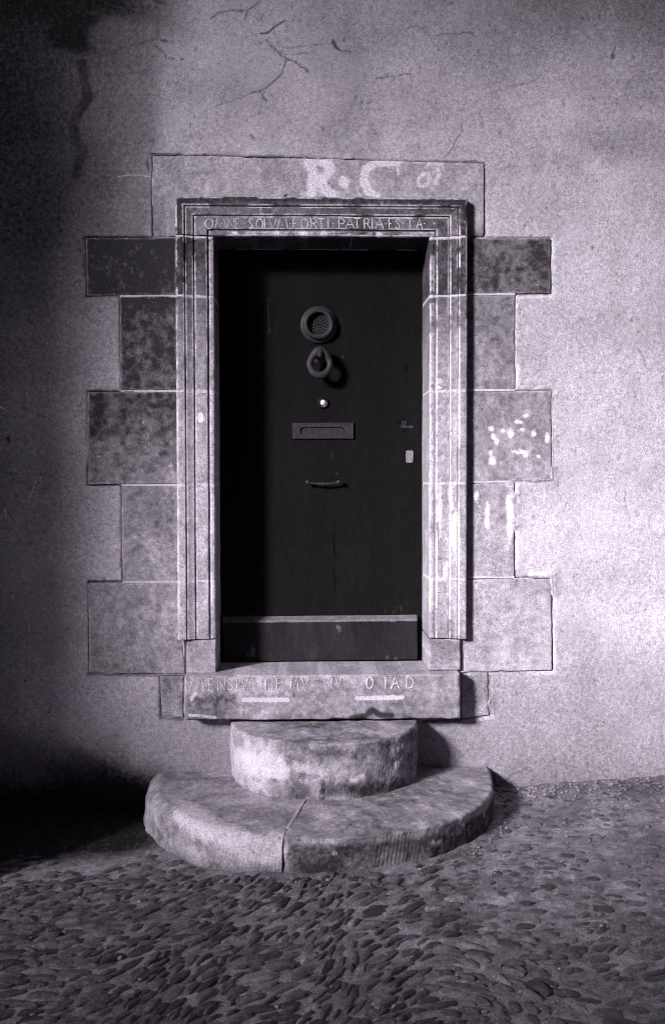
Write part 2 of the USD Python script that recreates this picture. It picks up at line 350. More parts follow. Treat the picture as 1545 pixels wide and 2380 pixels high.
crust = np.maximum(crust, 0.48 * soft(-(wx * .55 - wy * .9 - 640 + 160 * (nb - .5)), 190))  # falloff into the upper-right corner, painted as darker render
crust = np.maximum(crust, 0.42 * sst(0.85, 0.05, z - gz(x, 0) + 0.4 * (nb - 0.5)))  # dimming towards the ground painted into the render
low_ = sst(0.58, 0.02, z - gz(x, 0) + 0.5 * (nb - 0.5)) * sst(-0.62, -0.95, x)  # black shade of the lower-left corner, painted on the wall
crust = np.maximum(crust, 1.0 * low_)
# streaks and rubbed pale places
sc = rng
for k in range(70):
    a, b = sc.uniform(0, 200), sc.uniform(880, 1450)
    t = sc.uniform(0, math.pi); ln = sc.uniform(3, 22)
    d = segdist(px, py, [(a, b), (a + ln * math.cos(t), b + ln * math.sin(t))])
    lime = np.maximum(lime, sc.uniform(.25, .7) * (1 - sst(0.8, 2.4, d)))
for pts, k in (([(62, 1165), (72, 1150), (82, 1120)], .7), ([(0, 945), (20, 955)], .8), ([(12, 1205), (14, 1180)], .8), ([(22, 1140), (40, 1190)], .3),
               (z1((550, 820), (620, 808), (690, 818)), .6), ([(205, 920), (204, 1060)], .75), ([(206, 1355), (204, 1420)], .5), ([(284, 1130), (283, 1300)], .55),
               ([(355, 372), (352, 440)], .5), ([(40, 250), (60, 262)], .4), ([(60, 770), (70, 795)], .3)):
    d = segdist(px + warp * .15, py + warp2 * .15, pts)
    lime = np.maximum(lime, k * (1 - sst(0.8, 3.2, d)) * sst(0.25, 0.5, fbm2(x, z, 40, 12, 2) + .1))
lime = np.maximum(lime, 0.45 * sst(0.52, 0.8, fbm2(x, z, 4, 13, 5)) * sst(1180, 1330, px) * sst(600, 800, py) * sst(1750, 1500, py))
lime = np.maximum(lime, 0.55 * (1 - sst(4, 9, np.abs(sd * 500 - 6))) * sst(1000, 1150, px) * sst(0.35, 0.6, gapn))
i = np.arange(len(x)).reshape(len(gx), len(gzv))
cx, cz = (gxx[:-1, :-1] + ST / 2).ravel(), (gzz[:-1, :-1] + ST / 2).ravel()
keep = ~((cx > xl(cz) - 0.06) & (cx < xr(cz) + 0.06) & (cz < zt + 0.06) & (cz > zb - 0.02))
a, b, c, d = (q.ravel()[keep] for q in (i[:-1, :-1], i[1:, :-1], i[1:, 1:], i[:-1, 1:]))
F = np.vstack([np.stack([a, b, c], 1), np.stack([a, c, d], 1)])
edge = np.minimum.reduce([x - X0, X1 - x, z - Z0, Z1 - z])
y = y * sst(0, 0.05, edge)
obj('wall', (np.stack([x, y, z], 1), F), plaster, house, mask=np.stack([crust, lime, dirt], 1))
ext = trimesh.util.concatenate([box(-9, X0, 0, 0.4, -1, 6), box(X1, 9, 0, 0.4, -1, 6), box(X0, X1, 0, 0.4, Z1, 6),
                                box(-9, 9, 4.6, 5.0, -1, 6), box(-9, -8.6, 0.4, 4.6, -1, 6), box(8.6, 9, 0.4, 4.6, -1, 6)])
obj('added_jetty', box(-3.7, 5.4, -1.0, -0.02, 4.15, 14.0), plaster, house, smooth=False)  # overhang added out of view to dim the wall's top
obj('outer_wall', ext, plaster, house, smooth=False)
roof = man(m3.Manifold.hull_points(np.array([[a_, b_, c_] for a_ in (-3.78, 5.45) for b_, c_ in ((-1.4, 14.0), (-1.4, 14.15), (2.4, 15.9), (5.3, 14.15), (5.3, 14.0))])))
obj('roof', roof, earth, house, smooth=False)

# mortar bed behind the stones (seen in the joints), with the doorway left open
mx0, mx1 = xl0 - 0.20, xr0 + 0.20
bed = trimesh.util.concatenate([box(mx0, xl1 - 0.03, 0.008, 0.34, zb - 0.22, zt + 0.05), box(xr0 + 0.03, mx1, 0.008, 0.34, zb - 0.22, zt + 0.05),
                                box(mx0 - .1, mx1 + .1, 0.008, 0.34, zt + 0.05, zt + 0.30), box(xl1 - 0.03, xr0 + 0.03, 0.0, 0.34, zb - 0.22, zb - 0.08)])
for a, b in ((LEFT_Q, 0), (RIGHT_Q, 1)):
    for k in range(4):
        q0, q1 = quad(a[k]), quad(a[k + 1])
        zj = (q0[2][1] + q1[1][1]) / 2 if b else (q0[3][1] + q1[0][1]) / 2
        xa, xb = (max(q0[3][0], q1[0][0]), q0[2][0]) if b == 0 else (q0[3][0], min(q0[2][0], q1[1][0]))
        bed = trimesh.util.concatenate([bed, box(xa, xb, YQ + 0.0008, 0.02, zj - 0.0045, zj + 0.0045)])
obj('mortar_bed', bed, mortar, house, smooth=False)

# --- dressed blocks
def block(name, q, yf, yb, maskf, mat=stone, parent=house, step=0.006, rad=0.006, amp=0.003, seed=0, label=None, tilt=0.0, kind=None):
    """A dressed stone: gridded face with worn arrises, plain sides. q: TL, TR, BR, BL in (x, z)."""
    wdt, hgt = np.linalg.norm(q[1] - q[0]), np.linalg.norm(q[3] - q[0])
    nu, nv = max(6, int(wdt / step)), max(6, int(hgt / step))
    u = np.linspace(0, 1, nu); v = np.linspace(0, 1, nv)
    u = np.unique(np.concatenate([u, np.array([.15, .4]) * rad / wdt, 1 - np.array([.15, .4]) * rad / wdt]))
    v = np.unique(np.concatenate([v, np.array([.15, .4]) * rad / hgt, 1 - np.array([.15, .4]) * rad / hgt]))
    uu, vv = np.meshgrid(u, v, indexing='ij')
    p = ((1 - uu) * (1 - vv))[..., None] * q[0] + (uu * (1 - vv))[..., None] * q[1] + (uu * vv)[..., None] * q[2] + ((1 - uu) * vv)[..., None] * q[3]
    X, Z = p[..., 0].ravel(), p[..., 1].ravel()
    ed = np.minimum(np.minimum(uu, 1 - uu) * wdt, np.minimum(vv, 1 - vv) * hgt).ravel()
    rr = rad * (0.5 + 1.5 * sst(.35, .8, fbm2(X, Z, 16, 20 + seed, 3)))
    t = np.clip(ed / rr, 0, 1)
    Y = yf + rr * (1 - np.sqrt(np.clip(1 - (1 - t) ** 2, 0, 1))) + amp * 2 * (fbm2(X, Z, 10, 30 + seed, 4) - .5) + 0.0015 * (fbm2(X, Z, 70, 40 + seed, 2) - .5)
    Y = Y + tilt * (uu.ravel() - .5)
    mk = maskf(X, Z, Y, ed)
    V = np.stack([X, Y, Z], 1); n = len(V); nu, nv = len(u), len(v)
    idx = np.arange(n).reshape(nu, nv)
    fs = [grid_faces(nu, nv, True)]
    loop = np.concatenate([idx[:, 0], idx[-1, 1:], idx[-2::-1, -1], idx[0, -2:0:-1]])
    m = len(loop); ring = V[loop].copy(); back = ring.copy(); back[:, 1] = yb
    V2 = np.vstack([V, ring, back]); mk2 = np.vstack([mk, mk[loop], mk[loop]])
    k = np.arange(m); k2 = (k + 1) % m
    fs.append(np.stack([n + k, n + k2, n + m + k2], 1)); fs.append(np.stack([n + k, n + m + k2, n + m + k], 1))
    ms = trimesh.Trimesh(V2, np.vstack(fs), process=False)
    if ms.face_normals[0][1] > 0: ms.invert()
    return obj(name, ms, mat, parent, mask=mk2, label=label, kind=kind)

def pxpy(X, Z, Y): return photo(np.stack([X, Y, Z], 1))

def stone_mask(top, bottom, seed, edge_lime=0.5, mott=0.5, extra=None):
    """Dark crust running from `top` at the stone's head to `bottom` at its foot, mottled; pale worn arrises."""
    def f(X, Z, Y, ed):
        t = (Z.max() - Z) / max(1e-6, Z.max() - Z.min())
        n = fbm2(X, Z, 9, 50 + seed, 5); s = fbm2(X * 2.2, Z * .5, 14, 60 + seed, 4)
        c = top + (bottom - top) * t + .55 * mott * (n - .5) + .35 * (s - .5) + .75 * mott * (fbm2(X, Z, 42, 55 + seed, 4) - .5)
        c = c * (1 - .35 * sst(.012, 0, ed))
        l = edge_lime * sst(.007, .001, ed) * sst(.4, .65, fbm2(X, Z, 30, 70 + seed, 3))
        l = np.maximum(l, .4 * sst(.66, .8, fbm2(X, Z, 26, 80 + seed, 4)) * (1 - .45 * (c > .9)))
        d = .5 * sst(.70, .85, fbm2(X, Z, 34, 90 + seed, 3))
        if extra is not None: c, l, d = extra(*pxpy(X, Z, Y), X, Z, c, l, d)
        return np.stack([np.clip(c, 0, 1.6), np.clip(l, 0, 1), np.clip(d, 0, 1)], 1)
    return f

def drips(a, b, X, Z, c, l, d):
    for cx_, cy_, rx, ry in ((1141, 996, 6, 5), (1168, 1001, 5, 4), (1187, 1008, 6, 10), (1145, 1014, 5, 6), (1154, 1024, 6, 7), (1140, 1052, 5, 7), (1143, 1072, 8, 9),
                             (1214, 998, 5, 4), (1240, 1005, 5, 8), (1271, 1018, 5, 12), (1208, 1050, 18, 5), (1220, 1056, 6, 9), (1205, 980, 8, 4), (1222, 966, 6, 4), (1250, 1060, 4, 4)):
        r = np.hypot((a - cx_) / rx, (b - cy_) / ry) + .5 * (fbm2(X, Z, 45, 95, 3) - .5)
        l = np.maximum(l, (.66 * sst(1.6, .2, r) + .24 * sst(2.8, .8, r)) * (.55 + .8 * fbm2(X, Z, 70, 97, 2))); c = c * sst(.5, 1.5, r)
    return c, l, d
def drips2(a, b, X, Z, c, l, d):
    for cx_, cy_, rx, ry in ((1106, 1152, 6, 10), (1132, 1190, 5, 24), (1132, 1215, 7, 12), (1185, 1200, 8, 55), (1182, 1170, 6, 20)):
        r = np.hypot((a - cx_) / rx, (b - cy_) / ry) + .6 * (fbm2(X, Z, 45, 96, 3) - .5)
        l = np.maximum(l, (.66 * sst(1.6, .2, r) + .24 * sst(2.8, .8, r)) * (.55 + .8 * fbm2(X, Z, 70, 97, 2))); c = c * sst(.4, 1.6, r)
    return c, l, d

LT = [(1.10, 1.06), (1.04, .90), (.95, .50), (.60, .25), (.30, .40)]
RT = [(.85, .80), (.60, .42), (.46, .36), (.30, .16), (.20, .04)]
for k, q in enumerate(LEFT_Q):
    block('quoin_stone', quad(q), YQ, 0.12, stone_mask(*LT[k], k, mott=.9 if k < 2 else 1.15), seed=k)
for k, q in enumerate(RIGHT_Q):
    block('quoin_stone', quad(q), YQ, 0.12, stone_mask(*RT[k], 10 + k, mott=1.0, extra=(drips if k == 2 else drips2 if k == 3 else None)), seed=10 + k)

# lintel slab with the worn painted letters
def slab_extra(a, b, X, Z, c, l, d):
    n = fbm2(X, Z, 24, 97, 4); wob = 7 * (fbm2(X, Z, 20, 98, 3) - .5)
    def st(pts, w): return sst(w * 1.9, w * .3, segdist(a + wob, b + wob, pts))
    p = np.zeros_like(a)
    for pts, w, k in (([(716, 374), (726, 400), (724, 446)], 11, 1.), ([(716, 374), (758, 374), (768, 392), (752, 412), (726, 420)], 10, 1.), ([(740, 418), (756, 440), (775, 454)], 12, 1.), ([(705, 448), (730, 450)], 8, .5),
                      ([(799, 421), (799, 425)], 11, .95), ([(922, 376), (872, 376), (850, 392), (845, 418), (856, 444), (878, 458)], 9, .95), ([(922, 374), (925, 402)], 4, .6),
                      ([(978, 404), (992, 402), (1000, 416), (992, 430), (976, 432), (970, 418), (978, 404)], 5, .6), ([(960, 378), (1030, 380)], 4, .5), ([(1027, 380), (1020, 394), (1014, 424)], 7, .6)):
        p = np.maximum(p, k * st(pts, w))
    haze_ = .38 * sst(40, 0, np.abs(b - 445)) * sst(690, 740, a) * sst(930, 860, a)
    l = np.maximum(l, np.clip(p * (.45 + .75 * n) * 1.15, 0, 1)); l = np.maximum(l, haze_ * n * 1.3)
    band = sst(452, 470, b + wob) * sst(405, 425, a) * sst(1075, 1045, a)
    patch = sst(.60, .72, fbm2(X, Z, 26, 99, 3))
    c = np.maximum(c, .95 * band * (1 - .9 * patch)); l = np.maximum(l * (1 - band), .6 * band * patch)
    c = np.maximum(c, .55 * sst(500, 545, b + 2 * wob) * sst(1040, 1070, a)); c = np.maximum(c, .45 * sst(400, 370, a + 2 * wob) * sst(400, 520, b))
    for pts, w in (([(652, 466), (664, 452)], 2.5), ([(598, 470), (601, 480)], 5)):
        d = np.maximum(d, st(pts, w))
    return c, l, d
block('lintel_slab', quad(SLAB), YS, 0.12, stone_mask(.10, .12, 25, mott=.5, edge_lime=.8, extra=slab_extra), seed=25,
      label='long pale stone over the door frame with worn white painted letters', step=0.005)
block('sill_end_stone', quad(END_L), YS, 0.12, stone_mask(.6, .25, 26, mott=.9), seed=26, rad=.012)
block('sill_end_stone', quad(END_R), YS, 0.12, stone_mask(.35, .25, 27, mott=.7), seed=27)

# moulded frame: profile from the doorway outwards (u, y)
def arc(c, r, a0, a1, n): return [(c[0] + r * math.cos(t), c[1] + r * math.sin(t)) for t in np.linspace(a0, a1, n)]
PROF = [(0.0, 0.27), (0.0, 0.235), (0.0, 0.20), (0.0, 0.16), (0.0, 0.11), (0.0, 0.06), (0.0, 0.0), (0.0, -0.03), (0.0, -0.05), (0.0015, -0.056), (0.005, -0.0595)]
PROF += [(0.012, -0.061), (0.020, -0.060), (0.0235, -0.057), (0.025, -0.0575), (0.0285, -0.0575), (0.0295, -0.063), (0.032, -0.0665)]
PROF += [(0.045, -0.067), (0.06, -0.067), (0.075, -0.067), (0.083, -0.0665), (0.0845, -0.0645), (0.0875, -0.0645), (0.0885, -0.070), (0.091, -0.073)]
PROF += [(0.097, -0.0735), (0.104, -0.075), (0.110, -0.0775), (0.116, -0.080), (0.120, -0.0805), (0.121, -0.0785), (0.1245, -0.0785), (0.1255, -0.084), (0.1285, -0.087)]
PROF += [(0.135, -0.0875), (0.145, -0.0875), (0.155, -0.0875), (0.160, -0.085), (0.163, -0.080), (0.163, -0.06), (0.163, -0.03), (0.163, 0.01)]
PROF = np.array(PROF)
def dense(p, m=0.005):
    o = [p[0]]
    for a, b in zip(p[:-1], p[1:]):
        n = max(1, int(np.linalg.norm(b - a) / m))
        o += [a + (b - a) * t for t in np.linspace(0, 1, n + 1)[1:]]
    return np.array(o)
PROF[:, 1] = np.where(PROF[:, 1] < -.05, PROF[:, 1] + .038, np.where(PROF[:, 1] < 0, PROF[:, 1] * .24, PROF[:, 1]))
PROF = dense(PROF)
seg = np.diff(PROF, axis=0); tl = seg / np.linalg.norm(seg, axis=1, keepdims=True)
turn = np.zeros(len(PROF)); turn[1:-1] = tl[:-1, 0] * tl[1:, 1] - tl[:-1, 1] * tl[1:, 0]
ARRIS = np.clip(turn * 1.4, 0, 1); GROOVE = np.clip(-turn * 1.4, 0, 1)
if ARRIS[np.argmin(np.hypot(PROF[:, 0] - .163, PROF[:, 1] + .042))] < GROOVE[np.argmin(np.hypot(PROF[:, 0] - .163, PROF[:, 1] + .042))]:
    ARRIS, GROOVE = GROOVE, ARRIS
PU, PY = PROF[:, 0], PROF[:, 1]

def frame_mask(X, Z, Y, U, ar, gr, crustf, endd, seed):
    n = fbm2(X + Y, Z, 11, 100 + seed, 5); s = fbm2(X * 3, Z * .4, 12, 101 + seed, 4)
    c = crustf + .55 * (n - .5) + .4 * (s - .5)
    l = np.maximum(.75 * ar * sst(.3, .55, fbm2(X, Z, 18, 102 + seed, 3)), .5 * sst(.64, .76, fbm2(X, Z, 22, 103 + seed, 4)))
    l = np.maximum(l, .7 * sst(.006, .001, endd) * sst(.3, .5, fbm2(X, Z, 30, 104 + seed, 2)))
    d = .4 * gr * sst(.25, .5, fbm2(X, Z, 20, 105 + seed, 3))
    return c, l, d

def jamb(side, za, zc, crust_top, crust_bot, seed, extra=None):
    zs = np.unique(np.concatenate([np.linspace(zc, za, max(8, int((za - zc) / .009))), [zc + .001, zc + .003, za - .001, za - .003]]))
    Zg, Ug = np.meshgrid(zs, PU, indexing='ij'); Yg = np.tile(PY, (len(zs), 1))
    o = xl(Zg) if side < 0 else xr(Zg)
    Xg = o + side * Ug
    X, Z, Y, U = Xg.ravel(), Zg.ravel(), Yg.ravel(), Ug.ravel()
    endd = np.minimum(Z - zc, za - Z)
    Y = Y + 0.003 * (1 - sst(0, .004, endd)) * (U > .001) + .002 * (fbm2(X, Z, 12, 110 + seed, 4) - .5)
    X = X + side * (.0025 * (1 - sst(0, .004, endd)) * (Y > -.02) * (U < .01)) + .004 * (fbm2(Y + seed, Z, 9, 111 + seed, 4) - .5) * (U < .09)
    ar, gr = np.tile(ARRIS, len(zs)), np.tile(GROOVE, len(zs))
    t = (za - Z) / (za - zc)
    c, l, d = frame_mask(X, Z, Y, U, ar, gr, crust_top + (crust_bot - crust_top) * t, endd, seed)
    if extra is not None: c, l, d = extra(*pxpy(X, Z, Y), X, Z, c, l, d)
    mk = np.clip(np.stack([c, l, d], 1), 0, [1.3, 1, 1])
    V = np.stack([X, Y, Z], 1); n = len(V); k = len(PU)
    f = grid_faces(len(zs), k, side > 0)
    # ends, closed towards the back
    caps, cv, cm = [], [V], [mk]
    for row, up in ((0, False), (len(zs) - 1, True)):
        r = V[row * k:(row + 1) * k]; b = r.copy(); b[:, 1] = np.maximum(r[:, 1], 0.27); b[:, 0] = r[:, 0]
        base = sum(len(q) for q in cv); cv += [r, b]; cm += [mk[row * k:(row + 1) * k]] * 2
        j = np.arange(k - 1)
        ff = np.vstack([np.stack([base + j, base + j + 1, base + k + j + 1], 1), np.stack([base + j, base + k + j + 1, base + k + j], 1)])
        caps.append(ff if (up == (side < 0)) else ff[:, ::-1])
    return obj('jamb_stone', (np.vstack(cv), np.vstack([f] + caps)), stone, house, mask=np.vstack(cm))

def paint_r(a, b, X, Z, c, l, d):
    for cx_, cy_, rx, ry in ((1055, 1240, 11, 34), (1060, 1205, 7, 18), (1046, 1150, 5, 20), (1050, 1175, 5, 10), (1043, 1260, 5, 18), (1038, 1313, 8, 7), (1034, 1330, 5, 20), (1022, 1180, 4, 60), (1020, 885, 7, 5), (1018, 900, 6, 4)):
        r = np.hypot((a - cx_) / rx, (b - cy_) / ry) + .5 * (fbm2(X, Z, 40, 120, 3) - .5)
        l = np.maximum(l, (.66 * sst(1.6, .2, r) + .24 * sst(2.8, .8, r)) * (.55 + .8 * fbm2(X, Z, 70, 97, 2))); c = c * sst(.5, 1.4, r)
    return c, l, d
def paint_l(a, b, X, Z, c, l, d):
    r = np.hypot((a - 466) / 7, (b - 970) / 12) + .5 * (fbm2(X, Z, 40, 121, 3) - .5)
    return c, np.maximum(l, 1.2 * sst(1.3, .7, r)), d
JOINTS_L = [549, 686, 908, 1125, 1351, 1489]; JOINTS_R = [549, 685, 907, 1123, 1346, 1487]
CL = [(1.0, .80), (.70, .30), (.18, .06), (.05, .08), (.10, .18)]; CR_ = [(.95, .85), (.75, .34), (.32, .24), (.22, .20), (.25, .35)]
GAP = 0.003
for side, J, C in ((-1, JOINTS_L, CL), (1, JOINTS_R, CR_)):
    for k in range(-1, 5):
        pxs = 460 if side < 0 else 1030
        za, zc = at(pxs, J[max(k, 0)], -.05)[1] - GAP, at(pxs, J[k + 1], -.05)[1] + GAP
        if k < 0: zc = (zt + za) / 2 + GAP
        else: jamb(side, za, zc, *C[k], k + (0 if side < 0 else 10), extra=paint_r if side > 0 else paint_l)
        if k < 4:
            q_ = zc - GAP; zs = np.array([q_ - GAP - .001, q_ + GAP + .001]); o = (xl(zs) if side < 0 else xr(zs))[:, None]
            sh = .0012 * np.sign(.08 - PU)
            v_ = np.stack([np.broadcast_to(o + side * np.clip(PU + .0012 * (PY > -.02) * np.sign(.08 - PU), 0.001, .162), (2, len(PU))), np.tile(PY + .0012, (2, 1)), np.tile(zs[:, None], (1, len(PU)))], -1).reshape(-1, 3)
            obj('mortar_joint', (v_, grid_faces(2, len(PU), side > 0)), mortar, house, smooth=False)
    # plain plinth block under the moulding
    zp = at(pxs, J[5], -.05)[1] - GAP
    if side < 0: q = np.array([[xl(zp) - .128, zp], [xl(zp), zp], [xl(zb), zb + .003], [xl(zb) - .130, zb + .003]])
    else: q = np.array([[xr(zp), zp], [xr(zp) + .140, zp], [xr(zb) + .140, zb + .003], [xr(zb), zb + .003]])
    block('plinth_stone', q, -.026, .27, stone_mask(.25, .2, 40 + side, mott=.7) if side < 0 else stone_mask(.62, .30, 40 + side, mott=.8), seed=40 + side)

# head of the frame with the carved motto, mitred at both corners
zj = zt + GAP
n1, n2 = 16, 150
path = [('l', t) for t in np.linspace(0, 1, n1)] + [('t', t) for t in np.linspace(0, 1, n2)[1:-1]] + [('r', t) for t in np.linspace(1, 0, n1)]
rows = []
zhead = zt + 0.0
for kind_, t in path:
    U = PU
    if kind_ == 't': X = (xl0 - U) + t * (xr0 - xl0 + 2 * U); Z = zhead + U + 0 * X
    elif kind_ == 'l': X = xl0 - U; Z = zj + t * (zhead + U - zj)
    else: X = xr0 + U; Z = zj + t * (zhead + U - zj)
    rows.append(np.stack([X, PY, np.maximum(Z, zj - .002 * (U < .001))], 1))
V = np.array(rows).reshape(-1, 3)
ar, gr = np.tile(ARRIS, len(path)), np.tile(GROOVE, len(path))
X, Y, Z = V.T; U = np.tile(PU, len(path))
V[:, 1] += .003 * (fbm2(X, Z, 12, 130, 4) - .5); V[:, 2] += .005 * (fbm2(X, Y, 11, 131, 4) - .5) * (U < .09)
a, b = photo(V)
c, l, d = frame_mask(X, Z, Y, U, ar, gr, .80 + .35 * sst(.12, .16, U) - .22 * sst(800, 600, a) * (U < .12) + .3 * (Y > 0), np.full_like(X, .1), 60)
l = np.maximum(l, .8 * ((U < .012) & (Y < -.012)) * sst(.35, .55, fbm2(X, Z, 25, 132, 3)))
for q in (547, 643, 702, 710, 752, 880): l = np.maximum(l, 1.2 * sst(7, 4, np.abs(a - q)) * sst(0.03, 0.012, U) * (Y < 0))
l = np.maximum(l, .8 * sst(.19, .205, Y) * (Y < .225) * sst(.35, .55, fbm2(X, Z, 14, 133, 3)))
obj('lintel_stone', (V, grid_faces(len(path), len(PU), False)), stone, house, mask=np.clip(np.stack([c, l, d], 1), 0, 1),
    label='carved head of the door frame with a line of pale Roman capitals')
LINTEL = house + '/lintel_stone'

# threshold
def sill_extra(a, b, X, Z, c, l, d):
    wob = 8 * (fbm2(X, Z, 20, 140, 3) - .5)
    for pts, w, k in (([(565, 1627), (668, 1627)], 5, 1), ([(830, 1624), (935, 1621)], 5, .95), ([(445, 1625), (455, 1612)], 5, .7), ([(440, 1662), (500, 1668)], 4, .6)):
        l = np.maximum(l, k * sst(w * 1.5, w * .6, segdist(a + wob * .4, b + wob * .4, pts)))
    for pts, w in (([(815, 1672), (850, 1664), (865, 1650), (885, 1662), (910, 1664)], 7), ([(640, 1677), (815, 1672)], 2.5), ([(430, 1674), (560, 1677)], 3)):
        d = np.maximum(d, .9 * sst(w * 1.5, w * .6, segdist(a + wob, b + wob, pts)))
    c = c + .45 * sst(620, 480, a) * sst(1605, 1625, b)
    return c, l, d
SQ = SILL.copy()
block('threshold', SQ, -.10, YD + .06, stone_mask(.26, .38, 45, mott=1.25, extra=sill_extra), seed=45, rad=.012, amp=.004, mat=worn,
      label='broad pale doorstep stone under the door with a worn carved line')
SILLP = house + '/threshold'

# carved letters, pale in their grooves
G = {'O': [[(.5 + .42 * math.cos(t), .5 + .5 * math.sin(t)) for t in np.linspace(0, 2 * math.pi, 17)]], 'M': [[(0, 0), (.2, 1), (.5, .2), (.8, 1), (1, 0)]],
     'N': [[(0, 0), (0, 1), (1, 0), (1, 1)]], 'E': [[(.8, 1), (0, 1), (0, 0), (.8, 0)], [(0, .5), (.6, .5)]],
     'S': [[(.9, .85), (.6, 1), (.25, .95), (.1, .75), (.3, .58), (.7, .42), (.9, .22), (.7, .03), (.35, 0), (.05, .15)]], 'L': [[(0, 1), (0, 0), (.8, 0)]],
     'V': [[(0, 1), (.5, 0), (1, 1)]], 'F': [[(.8, 1), (0, 1), (0, 0)], [(0, .5), (.6, .5)]], 'R': [[(0, 0), (0, 1), (.6, .98), (.8, .78), (.6, .55), (0, .5)], [(.4, .52), (.95, 0)]],
     'T': [[(0, 1), (1, 1)], [(.5, 1), (.5, 0)]], 'I': [[(.5, 0), (.5, 1)]], 'P': [[(0, 0), (0, 1), (.6, .98), (.85, .75), (.6, .5), (0, .47)]],
     'A': [[(0, 0), (.5, 1), (1, 0)], [(.2, .4), (.8, .4)]], 'D': [[(0, 0), (0, 1), (.55, .95), (.9, .5), (.55, .05), (0, 0)]], '.': [[(.45, .45), (.55, .55)]], 'X': [[(0, 1), (1, 0)], [(1, 1), (0, 0)]]}
lr = random.Random(3)
def letter(ch, x0, x1, ztop, zbot, yy, w, parent, mat):
    """Strokes as thin bevelled ribbons lying in the stone's face."""
    vs, fs = [], []
    for st in G[ch]:
        p = np.array([(x0 + (x1 - x0) * u, zbot + (ztop - zbot) * v) for u, v in st])
        p = p + np.array([[lr.uniform(-.0008, .0008), lr.uniform(-.0008, .0008)] for _ in p])
        t = np.gradient(p, axis=0); t /= np.linalg.norm(t, axis=1, keepdims=True) + 1e-9
        nrm = np.stack([-t[:, 1], t[:, 0]], 1)
        e = np.ones(len(p)); ww = w * (1 + .25 * np.array([lr.uniform(-1, 1) for _ in p]))
        base = sum(len(v) for v in vs)
        for off, dy in ((-1, .0025), (-.6, -.0012), (.6, -.0012), (1, .0025)):
            q = p + nrm * (off * ww / 2)[:, None]
            vs.append(np.stack([q[:, 0], np.full(len(p), yy + dy), q[:, 1]], 1))
        m = len(p)
        for s_ in range(3):
            for i_ in range(m - 1):
                a_, b_ = base + s_ * m + i_, base + (s_ + 1) * m + i_
                fs += [[a_, b_, b_ + 1], [a_, b_ + 1, a_ + 1]]
    ms = trimesh.Trimesh(np.vstack(vs), np.array(fs), process=False)
    if ms.face_normals[:, 1].mean() > 0: ms.invert()
    return obj('letter', ms, mat, parent, smooth=False)
for ch, a, b in (('O', 105, 160), ('M', 168, 232), ('N', 240, 278), ('E', 286, 308), ('.', 330, 340), ('S', 364, 390), ('O', 405, 450), ('L', 456, 478), ('V', 480, 526), ('M', 532, 590), ('.', 598, 608),
                 ('F', 622, 650), ('O', 664, 712), ('R', 726, 762), ('T', 766, 804), ('I', 815, 835), ('.', 848, 858), ('P', 888, 925), ('A', 926, 976), ('T', 976, 1012), ('R', 1034, 1070), ('I', 1072, 1090), ('A', 1100, 1146), ('.', 1154, 1164),
                 ('E', 1178, 1202), ('S', 1215, 1242), ('.', 1257, 1267), ('T', 1284, 1316), ('A', 1338, 1372), ('.', 1380, 1390), ('.', 1436, 1446)):
    yy = -.0295
    x0, ztp = at(432.6 + .4 * a, 482 + .4 * 64, yy); x1, zbt = at(432.6 + .4 * b, 482 + .4 * 121, yy)
    letter(ch, x0, x1, ztp, zbt, yy, .0062 if ch == '.' else .0056, LINTEL, limefill)
for ch, a, b, dm in (('M', 75, 235, 0), ('E', 285, 345, 0), ('N', 388, 475, 0), ('S', 500, 572, 1), ('E', 612, 655, 0), ('V', 665, 735, 1), ('I', 880, 900, 1), ('I', 930, 950, 1), ('I', 1005, 1025, 1), ('E', 1065, 1105, 1),
                     ('M', 1218, 1312, 0), ('V', 1345, 1425, 0), ('N', 1620, 1690, 1), ('V', 1740, 1800, 1), ('O', 2080, 2165, 0), ('I', 2290, 2315, 1), ('A', 2370, 2455, 0), ('D', 2540, 2635, 0)):
    yy = -.1015
    x0, ztp = at(426.5 + .204 * a, 1579 - .002 * a, yy); x1, zbt = at(426.5 + .204 * b, 1605 - .002 * a, yy)
    letter(ch, x0, x1, ztp, zbt, yy, .0056, SILLP, limefaint if dm else limefill)

